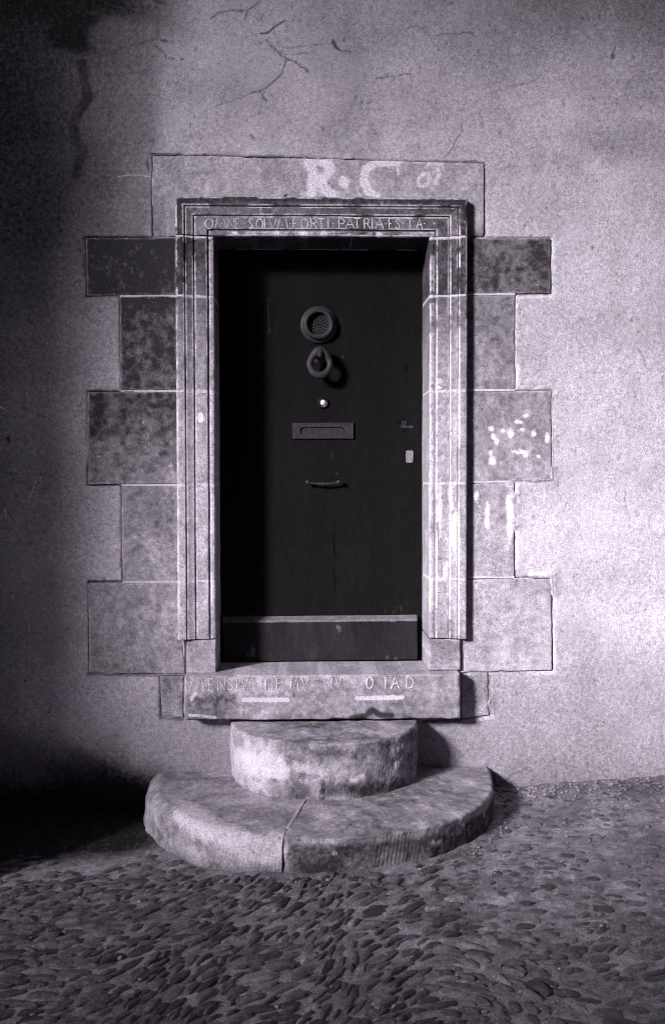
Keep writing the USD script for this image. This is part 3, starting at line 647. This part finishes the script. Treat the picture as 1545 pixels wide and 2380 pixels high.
# ------------------------------------------------------------------ the door
door = numbered(house, 'door')
dp = UsdGeom.Xform.Define(stage, door).GetPrim()
dp.SetCustomDataByKey('label', 'plain black painted wooden door with iron fittings down its middle')
zdt, zdb = at(738, 560, YD)[1] + .03, at(738, 1547, YD)[1]
xdl, xdr = at(480, 1000, YD)[0], at(998, 1000, YD)[0]
def door_mask(X, Z, Y, ed):
    a, b = pxpy(X, Z, Y)
    n = fbm2(X, Z, 6, 150, 5)
    c = .35 * (n - .3)
    l = .30 * sst(.62, .8, fbm2(X, Z, 30, 151, 4)) * sst(.45, .7, n) + .25 * sst(.70, .80, fbm2(X, Z, 80, 156, 2)) * sst(700, 800, b)
    l = np.maximum(l, .35 * sst(1380, 1432, b + 40 * (n - .5)) * sst(.45, .7, fbm2(X * 2, Z, 16, 152, 4)))
    for pts, w, k in (([(540, 740), (548, 700)], 3, .3), ([(523, 730), (528, 705)], 2, .25), ([(625, 640), (622, 780)], 6, .25), ([(795, 795), (790, 815), (798, 835), (803, 815), (795, 795)], 1.6, .3), ([(790, 765), (800, 775)], 3, .3),
                      ([(772, 1050), (774, 1095)], 1.5, .3), ([(780, 1098), (784, 1102)], 2.5, .3), ([(930, 990), (960, 992)], 4, .35), ([(945, 1120), (950, 1125)], 3, .25), ([(1005 - 65, 860), (944, 850)], 2, .2), ([(540, 1040), (580, 1052)], 5, .2)):
        l = np.maximum(l, k * sst(w * 1.6, w * .5, segdist(a, b, pts)))
    j = 3 * (fbm2(X, Z, 50, 153, 3) - .5)
    d = .95 * sst(2.2, .8, segdist(a + j, b, [(775, 1210), (777, 1260), (775, 1320), (778, 1372)])) * sst(.3, .45, fbm2(X, Z, 30, 154, 2))
    for cx_, cy_ in ((944, 852), (943, 858), (925, 983), (940, 1000)): d = np.maximum(d, sst(5, 2, np.hypot(a - cx_, b - cy_)))
    return np.clip(np.stack([c, l, d], 1), 0, 1)
block('leaf', np.array([[xdl, zdt], [xdr, zdt], [xdr, zdb], [xdl, zdb]]), YD, YD + .05, door_mask, mat=doorpaint, parent=door, step=.007, amp=.0015, rad=.003, seed=50)
# weather board at the foot, with a sloping top edge
k0, kt0 = at(517, 1442, YD - .03); k1, kt1 = at(970, 1441, YD - .03); kb = at(738, 1536, YD - .03)[1]
zk0 = (kt0 + kt1) / 2
def kick_mask(X, Z, Y, ed):
    n = fbm2(X, Z, 12, 160, 5); s = fbm2(X * 2, Z * 1.0, 22, 161, 4)
    l = .42 * sst(.46, .75, n) * sst(.40, .62, s) + .8 * sst(.012, .004, Z.max() - Z)  # last term paints the sky light caught along the top edge
    return np.clip(np.stack([.3 * (n - .4), l, 0 * X], 1), 0, 1)
block('kick_board', np.array([[k0, zk0], [k1, zk0], [k1, kb], [k0, kb]]), YD - .03, YD - .001, kick_mask, mat=boardpaint, parent=door, step=.006, rad=.004, seed=51,
      label='scuffed black weather board across the foot of the door')
bv = trimesh.Trimesh([[k0, YD - .0305, zk0 - .003], [k1, YD - .0305, zk0 - .003], [k1, YD - .001, zk0 + .016], [k0, YD - .001, zk0 + .016], [k0, YD - .001, zk0 - .003], [k1, YD - .001, zk0 - .003]],
                     [[0, 1, 2], [0, 2, 3], [0, 3, 4], [1, 5, 2], [0, 4, 5], [0, 5, 1]], process=False)
nn = len(bv.vertices)
bevelmat = mineral('skylit_board_edge', L(0.17), L(0.11), L(0.03), L(0.3), blotch=25, grain=190, speck=0.5)  # bevel coloured paler for the sky light it catches
obj('board_bevel', bv, bevelmat, door, smooth=False)

# speaking grille
cx_, cz_ = at(740, 755, YD)
obj('grille_ring', upright(lathe([(.0505, .012), (.0505, .034), (.053, .039), (.060, .041), (.067, .038), (.071, .031), (.073, .020), (.080, .017), (.084, .012), (.085, 0), (.05, 0), (.0505, .012)], 56), cx_, YD - .0005, cz_), iron, door)
holes = [(0, 0)] + [(.0155 * math.cos(t), .0155 * math.sin(t)) for t in np.arange(7) * 2 * math.pi / 7] + [(.029 * math.cos(t + .2), .029 * math.sin(t + .2)) for t in np.arange(12) * math.pi / 6] + [(.0405 * math.cos(t), .0405 * math.sin(t)) for t in np.arange(18) * math.pi / 9]
pl = m3.CrossSection.circle(.0503, 48)
for k, (a, b) in enumerate(holes):
    pl = pl - m3.CrossSection.circle((.0058, .0052, .0052, .0046)[0 if k == 0 else 1 if k < 8 else 2 if k < 20 else 3], 10).translate((a, b))
obj('grille_plate', upright(man(m3.Manifold.extrude(pl, .004).translate((0, 0, .012))), cx_, YD - .0005, cz_), iron, door)
obj('grille_back', upright(man(m3.Manifold.cylinder(.002, .0495, .0495, 40).translate((0, 0, .0015))), cx_, YD - .0005, cz_), void, door)

# ring knocker on its bracket, standing well off the door
kx, kz = at(743, 822, YD - .06)
obj('knocker_rose', upright(lathe([(0, .016), (.022, .016), (.034, .012), (.040, .004), (.040, 0), (0, 0)], 32), at(743, 826, YD)[0], YD - .0005, at(743, 826, YD)[1]), iron, door)
obj('knocker_bracket', tube([(kx, YD - .006, kz - .008), (kx, YD - .03, kz + .002), (kx, YD - .055, kz + .009), (kx, YD - .078, kz + .008), (kx, YD - .086, kz - .004), (kx, YD - .082, kz - .016)], [.021, .019, .018, .0165, .014, .010], 12), iron, door)
ts = np.linspace(0, 2 * math.pi, 48, endpoint=False)
ring = []
for t in ts:
    s, cc = math.sin(t), math.cos(t)
    wv = .047 * (1 - .30 * sst(-.1, 1, cc)) * s; zv = .056 * cc
    ring.append((kx + wv, YD - .060 - .016 * (1 - cc) / 2, kz - .043 + zv))
rad_ = [.0145 + .0070 * float(sst(.2, 1, math.cos(t))) + .002 * float(sst(-.5, -1, math.cos(t))) for t in ts]
obj('knocker_ring', tube(ring, rad_, 12, closed=True), iron, door)

# bell push
bx_, bz_ = at(750, 936, YD)
obj('bell_surround', upright(lathe([(.0125, .013), (.014, .0165), (.017, .0165), (.022, .012), (.0255, .006), (.0265, 0), (.0125, 0), (.0125, .013)], 36), bx_, YD - .0005, bz_), chrome, door)
obj('bell_button', upright(lathe([(0, .0205), (.007, .020), (.0112, .0172), (.0122, .012), (.0122, 0), (0, 0)], 28), bx_, YD - .0005, bz_), enamel, door)

# letter plate
lx0, lz1 = at(679, 983, YD); lx1, lz0 = at(821, 1019, YD)
sx0, sz1 = at(697, 993, YD); sx1, sz0 = at(800, 1011, YD)
def rrect(w, h, r, off=(0, 0)):
    return m3.CrossSection.hull_points([(off[0] + sx_ * (w / 2 - r) + r * math.cos(t), off[1] + sy_ * (h / 2 - r) + r * math.sin(t)) for sx_ in (-1, 1) for sy_ in (-1, 1) for t in np.linspace(0, 2 * math.pi, 16)])
lc = ((lx0 + lx1) / 2, (lz0 + lz1) / 2)
plate = rrect(lx1 - lx0, lz1 - lz0, .002)
so = ((sx0 + sx1) / 2 - lc[0], (sz0 + sz1) / 2 - lc[1])
slot = rrect(sx1 - sx0, sz1 - sz0, .016, so)
obj('letter_plate', upright(man(m3.Manifold.extrude(plate - slot, .011)), lc[0], YD - .0005, lc[1]), iron, door, smooth=False)
flap = rrect(sx1 - sx0 - .004, sz1 - sz0 - .004, .014, (so[0], so[1] - .001))
obj('letter_flap', upright(man(m3.Manifold.extrude(flap, .004)), lc[0], YD - .0005, lc[1]), iron, door, smooth=False)

# small pull with ball ends
hx0, hz = at(715, 1122, YD - .03); hx1 = at(787, 1122, YD - .03)[0]
obj('pull_bar', tube([(hx0 + (hx1 - hx0) * t, YD - .030 - .004 * math.sin(math.pi * t), hz - .006 * math.sin(math.pi * t)) for t in np.linspace(0, 1, 25)],
                     [.0048 + .0035 * math.exp(-((t - .5) / .05) ** 2) + .002 * math.exp(-((t - .38) / .03) ** 2) + .002 * math.exp(-((t - .62) / .03) ** 2) for t in np.linspace(0, 1, 25)], 10), iron, door)
for hx in (hx0, hx1):
    s = trimesh.creation.icosphere(subdivisions=2, radius=.0115); s.apply_scale((1, .9, .9)); s.apply_translation((hx, YD - .031, hz + .002))
    p_ = tube([(hx, YD - .0005, hz + .002), (hx, YD - .012, hz + .002), (hx, YD - .027, hz + .002)], [.010, .006, .006], 12)
    obj('pull_ball', s, iron, door, smooth=True); obj('pull_post', p_, iron, door, smooth=True)

# lock cover and keyhole
ex, ez = at(951, 1061, YD)
rim = rrect(.034, .056, .007); inn = rrect(.025, .047, .005)
lockmat = mineral('worn_steel', L(0.30), L(0.16), L(0.05), L(0.4), blotch=60, grain=240, speck=0.4, rough=0.4)
obj('lock_cover', upright(man(m3.Manifold.extrude(rim, .005) + m3.Manifold.extrude(rim - inn, .007)), ex, YD - .0005, ez), lockmat, door, smooth=False)
ex, ez = at(939, 984, YD)
hole = m3.CrossSection.circle(.012, 20) - (m3.CrossSection.circle(.004, 12) + rrect(.004, .012, .001, (0, -.006)))
obj('keyhole_plate', upright(man(m3.Manifold.extrude(hole, .003)), ex, YD - .0005, ez), iron, door, smooth=False)

# ------------------------------------------------------------------ the steps (D-shaped, worn)
def step_mesh(cx0, rx, ry, zlo, zhi, a0, a1, yback, seed, rad=.03, batter=.0, na=140):
    """Part of a D-shaped step between the plan angles a0 and a1 (0 = right, 90 = front, 180 = left): top, worn nose, riser, sides."""
    an = np.linspace(a0, a1, na)
    prof = [(k, 0, 0) for k in np.linspace(0.02, .93, 26)]                          # (fraction of radius, drop fraction, round)
    rows = []
    ns = 9; nr = 22
    for t in an:
        ct, st_ = math.cos(t), math.sin(t)
        ex_ = 2.35
        k = (abs(ct) ** ex_ + abs(st_) ** ex_) ** (-1 / ex_)
        R = np.array([rx * ct * k, -ry * st_ * k])
        Rl = np.linalg.norm(R); dirn = R / Rl
        row = []
        for s in np.linspace(.0, Rl - rad, 30): row.append((s, zhi))
        for q in np.linspace(0, math.pi / 2, ns)[1:]: row.append((Rl - rad + rad * math.sin(q), zhi - rad * (1 - math.cos(q))))
        for q in np.linspace(0, 1, nr)[1:]: row.append((Rl + batter * q, zhi - rad - (zhi - rad - zlo) * q))
        row = np.array(row)
        rows.append(np.stack([cx0 + row[:, 0] * dirn[0], yback + row[:, 0] * dirn[1], row[:, 1]], 1))
    V = np.array(rows); shape = V.shape[:2]
    cent = V[:, :1].mean(0)
    X, Y, Z = V.reshape(-1, 3).T
    n1_ = meshkit.fbm(np.stack([X * 5, Y * 5, Z * 5 + seed], -1), 4, 170 + seed) - .5
    n2_ = meshkit.fbm(np.stack([X * 28, Y * 28, Z * 28 + seed], -1), 3, 175 + seed) - .5
    th_ = np.arctan2(-(Y - yback), X - cx0)
    tool = np.sin(th_ * (330 if rx > .6 else 190) + Z * 60 + 9 * n1_) * sst(.42, .75, meshkit.fbm(np.stack([X * 4, Y * 4, Z * 4 + 9], -1), 3, 190 + seed))
    ms = trimesh.Trimesh(np.stack([X, Y, Z], 1), grid_faces(shape[0], shape[1]), process=False)
    if ms.face_normals[: shape[1] * 3].mean(0)[2] < 0: ms.invert()
    nrm = ms.vertex_normals
    side = np.clip(1 - np.abs(nrm[:, 2]), 0, 1)
    Vd = np.stack([X, Y, Z], 1) + nrm * ((.014 + .008 * side) * n1_ + (.008 + .006 * side) * n2_ + (.0010 * side * tool))[:, None]
    Vd[:, 2] -= (1 - side) * .012 * np.exp(-((X - cx0 - .03) / (.42 * rx)) ** 2) * sst(.1, .8, (yback - Y) / ry)
    # close the two cut faces
    vs, fs, cnt = [Vd], [np.asarray(ms.faces)], len(Vd)
    for row, fl in ((0, True), (shape[0] - 1, False)):
        r = Vd[row * shape[1]:(row + 1) * shape[1]]; lo = r.copy(); lo[:, 2] = zlo
        vs += [r, lo]; j = np.arange(shape[1] - 1)
        f = np.vstack([np.stack([cnt + j, cnt + j + 1, cnt + shape[1] + j + 1], 1), np.stack([cnt + j, cnt + shape[1] + j + 1, cnt + shape[1] + j], 1)])
        fs.append(f if fl else f[:, ::-1]); cnt += 2 * shape[1]
    return np.vstack(vs), np.vstack(fs), side, shape

def step_mask(V, seed, kind_):
    a, b = photo(V)
    X, Y, Z = V.T
    th = np.arctan2(-(Y), X)
    n = meshkit.fbm(V * 8, 5, 180 + seed); s = meshkit.fbm(np.stack([th * 14, th * 0, Z * 5], -1), 4, 185 + seed)
    c = .36 + 1.0 * (n - .5) + .9 * (meshkit.fbm(V * 30, 4, 191 + seed) - .5); l = .45 * sst(.6, .8, meshkit.fbm(V * 14, 4, 186 + seed)); d = .4 * sst(.72, .85, meshkit.fbm(V * 40, 3, 187 + seed))
    wob = 14 * (meshkit.fbm(V * 18, 3, 188 + seed) - .5)
    riser = sst(0.02, 0.05, V[:, 2].max() - Z)
    c = c + riser * .8 * (s - .45)
    c = c - .30 * riser * sst(690, 600, a) * sst(350, 420, a)
    if kind_ == 'upper':
        for pts, w, k in (([(560, 1760), (590, 1775), (640, 1775)], 22, .9), ([(580, 1790), (660, 1795)], 16, .9), ([(690, 1785), (745, 1790)], 14, .8), ([(815, 1812), (850, 1810)], 6, .9), ([(925, 1775), (920, 1800)], 6, .7), ([(536, 1690), (545, 1790)], 6, .5)):
            l = np.maximum(l, k * riser * sst(w * 2.0, w * .2, segdist(a + 2 * wob, b + 2 * wob, pts)) * (.35 + 1.1 * n))
        for pts, w, k in (([(735, 1750), (810, 1752), (900, 1735), (975, 1705)], 13, .8), ([(770, 1835), (860, 1838), (930, 1825)], 17, .95), ([(600, 1845), (760, 1850)], 10, .45), ([(615, 1720), (720, 1738)], 8, .5)):
            c = np.maximum(c, k * sst(w * 2.2, w * .2, segdist(a + 1.6 * wob, b + 1.6 * wob, pts)) * (.45 + .9 * s))
    else:
        for pts, w, k in (([(430, 1890), (500, 1935), (580, 1965), (640, 1985)], 34, .75),):
            l = np.maximum(l, k * sst(w * 1.5, w * .5, segdist(a + wob, b + wob, pts)) * (.4 + .8 * n))
        c = np.maximum(c, 1.05 * riser * sst(655, 680, a) * (.30 + 1.1 * n)); c = np.maximum(c, .75 * riser * sst(1120, 1000, a) * sst(660, 700, a) * sst(22, 6, np.abs(b + wob - 1985 + .16 * np.maximum(a - 670, 0)))); c = np.maximum(c, .6 * sst(.07, .0, Z - gz(X, Y)) * (.4 + n))
    return np.clip(np.stack([c, l, d], 1), 0, 1)

eye = CAM[2]
zu_top, zl_top = zb - .205, eye - 1.300
zu_top = at(755, 1678, -.08)[1]
ux0, ux1 = at(531, 1680, -.1)[0], at(978, 1678, -.1)[0]
up = thing('stone_step', 'small rounded upper stone step right below the door sill', 'step')
V, F, sd_, _ = step_mesh((ux0 + ux1) / 2, (ux1 - ux0) / 2, .40, zl_top - .012, zu_top, -.02, math.pi + .02, 0.02, 1, rad=.016, batter=-.012, na=400)
obj('tread_block', (V, F), worn, up, mask=step_mask(V, 1, 'upper'))
lx0_, lx1_ = at(340, 1815, -.12)[0], at(1146, 1795, -.12)[0]
low = thing('stone_step', 'wide half-round lower stone step on the cobbles, split by a dark joint', 'step')
lc0, lrx = (lx0_ + lx1_) / 2, (lx1_ - lx0_) / 2
cut = math.pi / 2 + .20
V, F, sd_, _ = step_mesh(lc0, lrx, .765, -.10, zl_top, cut + .006, math.pi + .03, 0.02, 2, rad=.052, batter=.02, na=360)
obj('step_stone', (V, F), worn, low, mask=step_mask(V, 2, 'lower'), label='paler left half of the lower step with a rounded nose')
V, F, sd_, _ = step_mesh(lc0, lrx, .772, -.10, zl_top + .004, -.03, cut - .004, 0.02, 3, rad=.015, batter=.012, na=520)
obj('step_stone', (V, F), worn, low, mask=step_mask(V, 3, 'lower'), label='darker right half of the lower step with a squarer nose')

dr = np.array([lrx * math.cos(cut), -.765 * math.sin(cut)]); dl = np.linalg.norm(dr); dr /= dl
nr_ = np.array([-dr[1], dr[0]]) * .0065
p0, p1 = np.array([lc0, .0]) + dr * .3, np.array([lc0, .02]) + dr * (dl - .075)
obj('joint_mortar', man(m3.Manifold.hull_points(np.array([[*(p_ + sg * nr_), z_] for p_ in (p0, p1) for sg in (-1, 1) for z_ in (zl_top - .04, zl_top - .003)]))), worn, low, smooth=False)

# ------------------------------------------------------------------ the street
street = thing('street', None, None, 'structure')
GX0, GX1, GY0, GY1, GS = -2.0, 2.2, -2.6, 0.06, 0.011
ax_, ay_ = np.arange(GX0, GX1 + GS / 2, GS), np.arange(GY0, GY1 + GS / 2, GS)
xx, yy = np.meshgrid(ax_, ay_, indexing='ij'); X, Y = xx.ravel(), yy.ravel()
def stepdist(X, Y): return (((np.abs(X - lc0) / lrx) ** 2.35 + (np.abs(np.minimum(Y, 0)) / .77) ** 2.35) ** (1 / 2.35) - 1) * .75
def relief(X, Y): return .012 * np.exp(-np.maximum(stepdist(X, Y), 0) / .05) * fbm2(X, Y, 7, 209, 4) * 1.6 + .035 * np.exp(np.minimum(Y, 0) / .09) * sst(.5, .9, X) * (.4 + 1.2 * fbm2(X, Y, 6, 208, 4)) + .022 * (fbm2(X, Y, 2.6, 200, 3) - .5) + .014 * (fbm2(X, Y, 9, 201, 4) - .5)
Z = gz(X, Y) + relief(X, Y) + .018 * (fbm2(X, Y, 22, 202, 4) - .5) + .006 * (fbm2(X, Y, 90, 207, 2) - .5)
ed = np.minimum.reduce([X - GX0, GX1 - X, Y - GY0])
Z = gz(X, Y) + (Z - gz(X, Y)) * sst(0, .1, ed)
nb = fbm2(X, Y, 4, 203, 5)
cst = .22 + .7 * (nb - .5) + .9 * (fbm2(X * .80 + Y * .6, (Y * .80 - X * .6) * 3.6, 9, 210, 5) - .5) + .5 * (fbm2(X, Y, 40, 211, 3) - .5)
corner_shade = sst(-.62, -.42, Y + .12 * (nb - .5) - .12 * sst(-.9, -1.3, X) * -1) * sst(-.50, -.78, X)  # shade at the lower left painted into the paving bed
cst = np.maximum(cst, 1.05 * corner_shade)
cst = np.maximum(cst, .5 * sst(-.30, -.05, Y) * sst(.6, .8, X) * nb * 1.6)
lm = .5 * sst(.60, .78, fbm2(X, Y, 7, 204, 5)) * (1 - corner_shade)
dt = .45 * sst(.64, .80, fbm2(X, Y, 28, 205, 4))
obj('paving_bed', (np.stack([X, Y, Z], 1), grid_faces(len(ax_), len(ay_))), earth, street, mask=np.clip(np.stack([cst, lm, dt], 1), 0, 1))
far = 60.0
def q4(x0, x1, y0, y1): return [[x0, y0, gz(x0, 0)], [x1, y0, gz(x1, 0)], [x1, y1, gz(x1, 0)], [x0, y1, gz(x0, 0)]]
vs, fs = [], []
for r in ((-far, GX0, -far, far), (GX1, far, -far, far), (GX0, GX1, -far, GY0), (GX0, GX1, GY1, far)):
    b = len(vs); vs += q4(*r); fs += [[b, b + 1, b + 2], [b, b + 2, b + 3]]
obj('outer_paving', (np.array(vs, float), np.array(fs)), earth, street, smooth=False)

# river pebbles set on edge
rg = np.random.default_rng(11)
pts = []
cell = {}
tries = 0
def in_step(x_, y_):
    return (abs((x_ - lc0) / (lrx + .035)) ** 2.35 + abs((y_ - .02) / .815) ** 2.35) < 1
while len(pts) < 2600 and tries < 90000:
    tries += 1
    u, v = rg.uniform(-1.9, 2.1), rg.uniform(-2.3, -0.03)
    if in_step(u, v): continue
    dens = (1.0 if v < -1.15 else .5 if v < -.7 else .33) * (1.0 if u < .45 else .55 if v < -1.1 else .3)
    if tries > 30000 and dens < .9: continue
    if u < -.55 and v > -.56 + .1 * math.sin(u * 9): continue
    if rg.uniform() > dens: continue
    ang = math.radians(52 * (fbm2(np.array([u]), np.array([v]), 1.7, 206, 2)[0] - .5) * 2 + (34 if u < .1 else -8) + rg.normal(0, 13))
    if v < -1.25: ang += math.radians(34) * math.sin(u * 9.5)
    ln = rg.uniform(.022, .050); wd = ln * rg.uniform(.22, .42)
    if rg.uniform() < .12: ln *= 1.25
    if v > -.95: ln *= .78; wd *= .85
    if u > .5 and v > -1.2: ln *= .7; wd = ln * rg.uniform(.5, .8)
    ca, sa = math.cos(ang), math.sin(ang)
    ok = True
    ci, cj = int(math.floor(u / .12)), int(math.floor(v / .12))
    for di in (-1, 0, 1):
        for dj in (-1, 0, 1):
            for (uu_, vv_, l2, w2, a2) in cell.get((ci + di, cj + dj), ()):
                dx, dy = u - uu_, v - vv_
                am = (ang + a2) / 2
                p1 = dx * math.cos(am) + dy * math.sin(am); p2 = -dx * math.sin(am) + dy * math.cos(am)
                if (p1 / (ln + l2 + (.001 if v > -.95 else -.002))) ** 2 + (p2 / (wd + w2 + (.004 if v > -.95 else .0005))) ** 2 < 1: ok = False; break
            if not ok: break
        if not ok: break
    if not ok: continue
    t = (u, v, ln, wd, ang); cell.setdefault((ci, cj), []).append(t); pts.append(t)
ico = trimesh.creation.icosphere(subdivisions=2)
keepf = (np.asarray(ico.vertices)[np.asarray(ico.faces)][:, :, 2].max(1) > -.05)
iv, iface = np.asarray(ico.vertices), np.asarray(ico.faces)[keepf]
used = np.unique(iface); remap = np.full(len(iv), -1); remap[used] = np.arange(len(used)); iface = remap[iface]; iv = iv[used]
items = []
for (u, v, ln, wd, ang) in pts:
    h = rg.uniform(.010, .019)
    worn_r = .55 if u > .45 and v > -1.2 else 1.0
    ivb = np.sign(iv) * np.abs(iv) ** .82
    p = ivb * np.array([ln, wd, h * worn_r]) * (1 + .5 * (meshkit.noise(iv * 1.6 + rg.uniform(0, 50, 3)) - .5))[:, None]
    p[:, 1] += .12 * wd * np.sin(p[:, 0] / ln * 2 + rg.uniform(0, 6))
    tl_ = rg.normal(0, .10)
    ca, sa = math.cos(ang), math.sin(ang)
    P = np.stack([u + p[:, 0] * ca - p[:, 1] * sa, v + p[:, 0] * sa + p[:, 1] * ca, p[:, 2] + p[:, 1] * tl_], 1)
    zc = float(gz(u, v) + relief(np.array([u]), np.array([v]))[0])
    P[:, 2] += zc - .0035
    a, b = photo(np.array([[u, v, zc]]))
    dist = np.linalg.norm(np.array([u, v, zc]) - CAM)
    vis = -15 < a[0] < PW + 15 and b[0] < PH + 15
    items.append((vis, ln * wd / dist ** 2, P, int(rg.choice(4, p=[.28, .34, .26, .12]))))
order = sorted(range(len(items)), key=lambda k: (not items[k][0], -items[k][1]))
single = set(order[:300])
rest_v, rest_f, cnt = [], [], 0
for k in order:
    vis, sz, P, mk_ = items[k]
    if k in single: obj('cobble', (P, iface), pebble[mk_], street, smooth=True)
    else: rest_v.append(P); rest_f.append(iface + cnt); cnt += len(P)
obj('small_cobbles', (np.vstack(rest_v), np.vstack(rest_f)), pebble[1], street, smooth=True, kind='stuff')

# grit and crumbled plaster lying along the foot of the wall
gv, gf, gc_ = [], [], 0
tet = trimesh.creation.icosphere(subdivisions=1)
for k in range(1000):
    u = rg.uniform(.72, 2.0) if k < 470 else rg.uniform(-1.9, 2.1)
    v = -abs(rg.normal(0, .10)) - .012 if k < 470 else rg.uniform(-2.2, -.05)
    if k % 8 == 0:
        t_ = rg.uniform(0, math.pi); q_ = 1.03 + abs(rg.normal(0, .05)); kk = (abs(math.cos(t_)) ** 2.35 + abs(math.sin(t_)) ** 2.35) ** (-1 / 2.35)
        u, v = lc0 + lrx * q_ * kk * math.cos(t_), -.77 * q_ * kk * math.sin(t_)
    elif in_step(u, v): continue
    if u < -.45 and v > -.7: continue
    r = rg.uniform(.002, .007) * (1.4 if rg.uniform() < .1 else 1)
    P = tet.vertices * np.array([1, rg.uniform(.6, 1), rg.uniform(.5, .8)]) * r * (1 + .4 * rg.uniform(-1, 1, (len(tet.vertices), 1)))
    P = P + np.array([u, v, float(gz(u, v) + relief(np.array([u]), np.array([v]))[0]) + .3 * r + .003])
    gv.append(P); gf.append(np.asarray(tet.faces) + gc_); gc_ += len(P)
obj('grit', (np.vstack(gv), np.vstack(gf)), earth, street, smooth=False, kind='stuff')

# ------------------------------------------------------------------ street houses out of view, and masses added to block and shape the light
nb_ = thing('neighbouring_house', 'tall dark stone house standing forward at the left end of the street', 'house')
obj('wall', box(-12.0, -3.8, -3.0, -0.05, -1.5, 16.0), dark_stone, nb_, smooth=False)
al = thing('added_alley_mass', 'added tall dark mass out of view on the far left, shading the front', 'house')  # added far occluder, gives the wall its wide gradient
obj('wall', box(-30.0, -15.0, -13.0, -2.0, -2.0, 20.0), dark_stone, al, smooth=False)
op = thing('opposite_house', 'tall dark stone house across the street behind the viewer', 'house')
obj('wall', box(-3.2, 14.0, -16.0, -5.3, -1.5, 18.0), dark_stone, op, smooth=False)
br = thing('added_bridge_mass', 'added dark mass out of view over the alley mouth, cutting the high sun', 'house')  # added as the upper edge of the sun's opening
obj('wall', box(-30.0, -3.22, -9.5, -7.6, 7.95, 16.0), dark_stone, br, smooth=False)
sh_ = thing('added_alley_wall', 'added dark wall out of view across the alley, cutting the low sun', 'wall')  # added as the lower edge of the sun's opening
obj('wall', box(-30.0, -3.22, -7.2, -6.9, -2.0, 3.85), dark_stone, sh_, smooth=False)
bt = thing('added_buttress', 'added unseen light blocker shaped as a tall dark buttress against the house front at its left end', 'buttress')  # added beside the view to darken the wall's left edge
obj('shaft', man(m3.Manifold.hull_points(np.array([(x_, y_, z_) for z_, y1_ in ((-.3, -.60), (3.4, -.52), (4.1, -.12)) for x_ in (-2.6, -1.76) for y_ in (.0, y1_)]))), dark_stone, bt, smooth=False)
mb_ = thing('added_shade_block', 'added low stone block out of view, shading the corner left of the steps', 'stone block')  # added beside the view to keep light off the ground corner
obj('block_stone', man(m3.Manifold.hull_points(np.array([(sx_ + (.25 if sy_ < -.1 and sx_ > -2 else 0), sy_, sz_) for sx_, sy_, sz_ in ((-2.3, .0, -.2), (-1.5, .0, -.2), (-2.3, -.72, -.2), (-1.5, -.72, -.2), (-2.3, .0, .46), (-1.53, .0, .46), (-2.3, -.70, .46), (-1.53, -.70, .46))]))), worn, mb_, smooth=False)
ro = thing('added_end_mass', 'added low dark mass out of view at the right, cutting sky light', 'house')  # added to hold back sky light from the right
obj('wall', box(8.0, 14.0, -5.28, -1.0, -1.5, 4.2), dark_stone, ro, smooth=False)
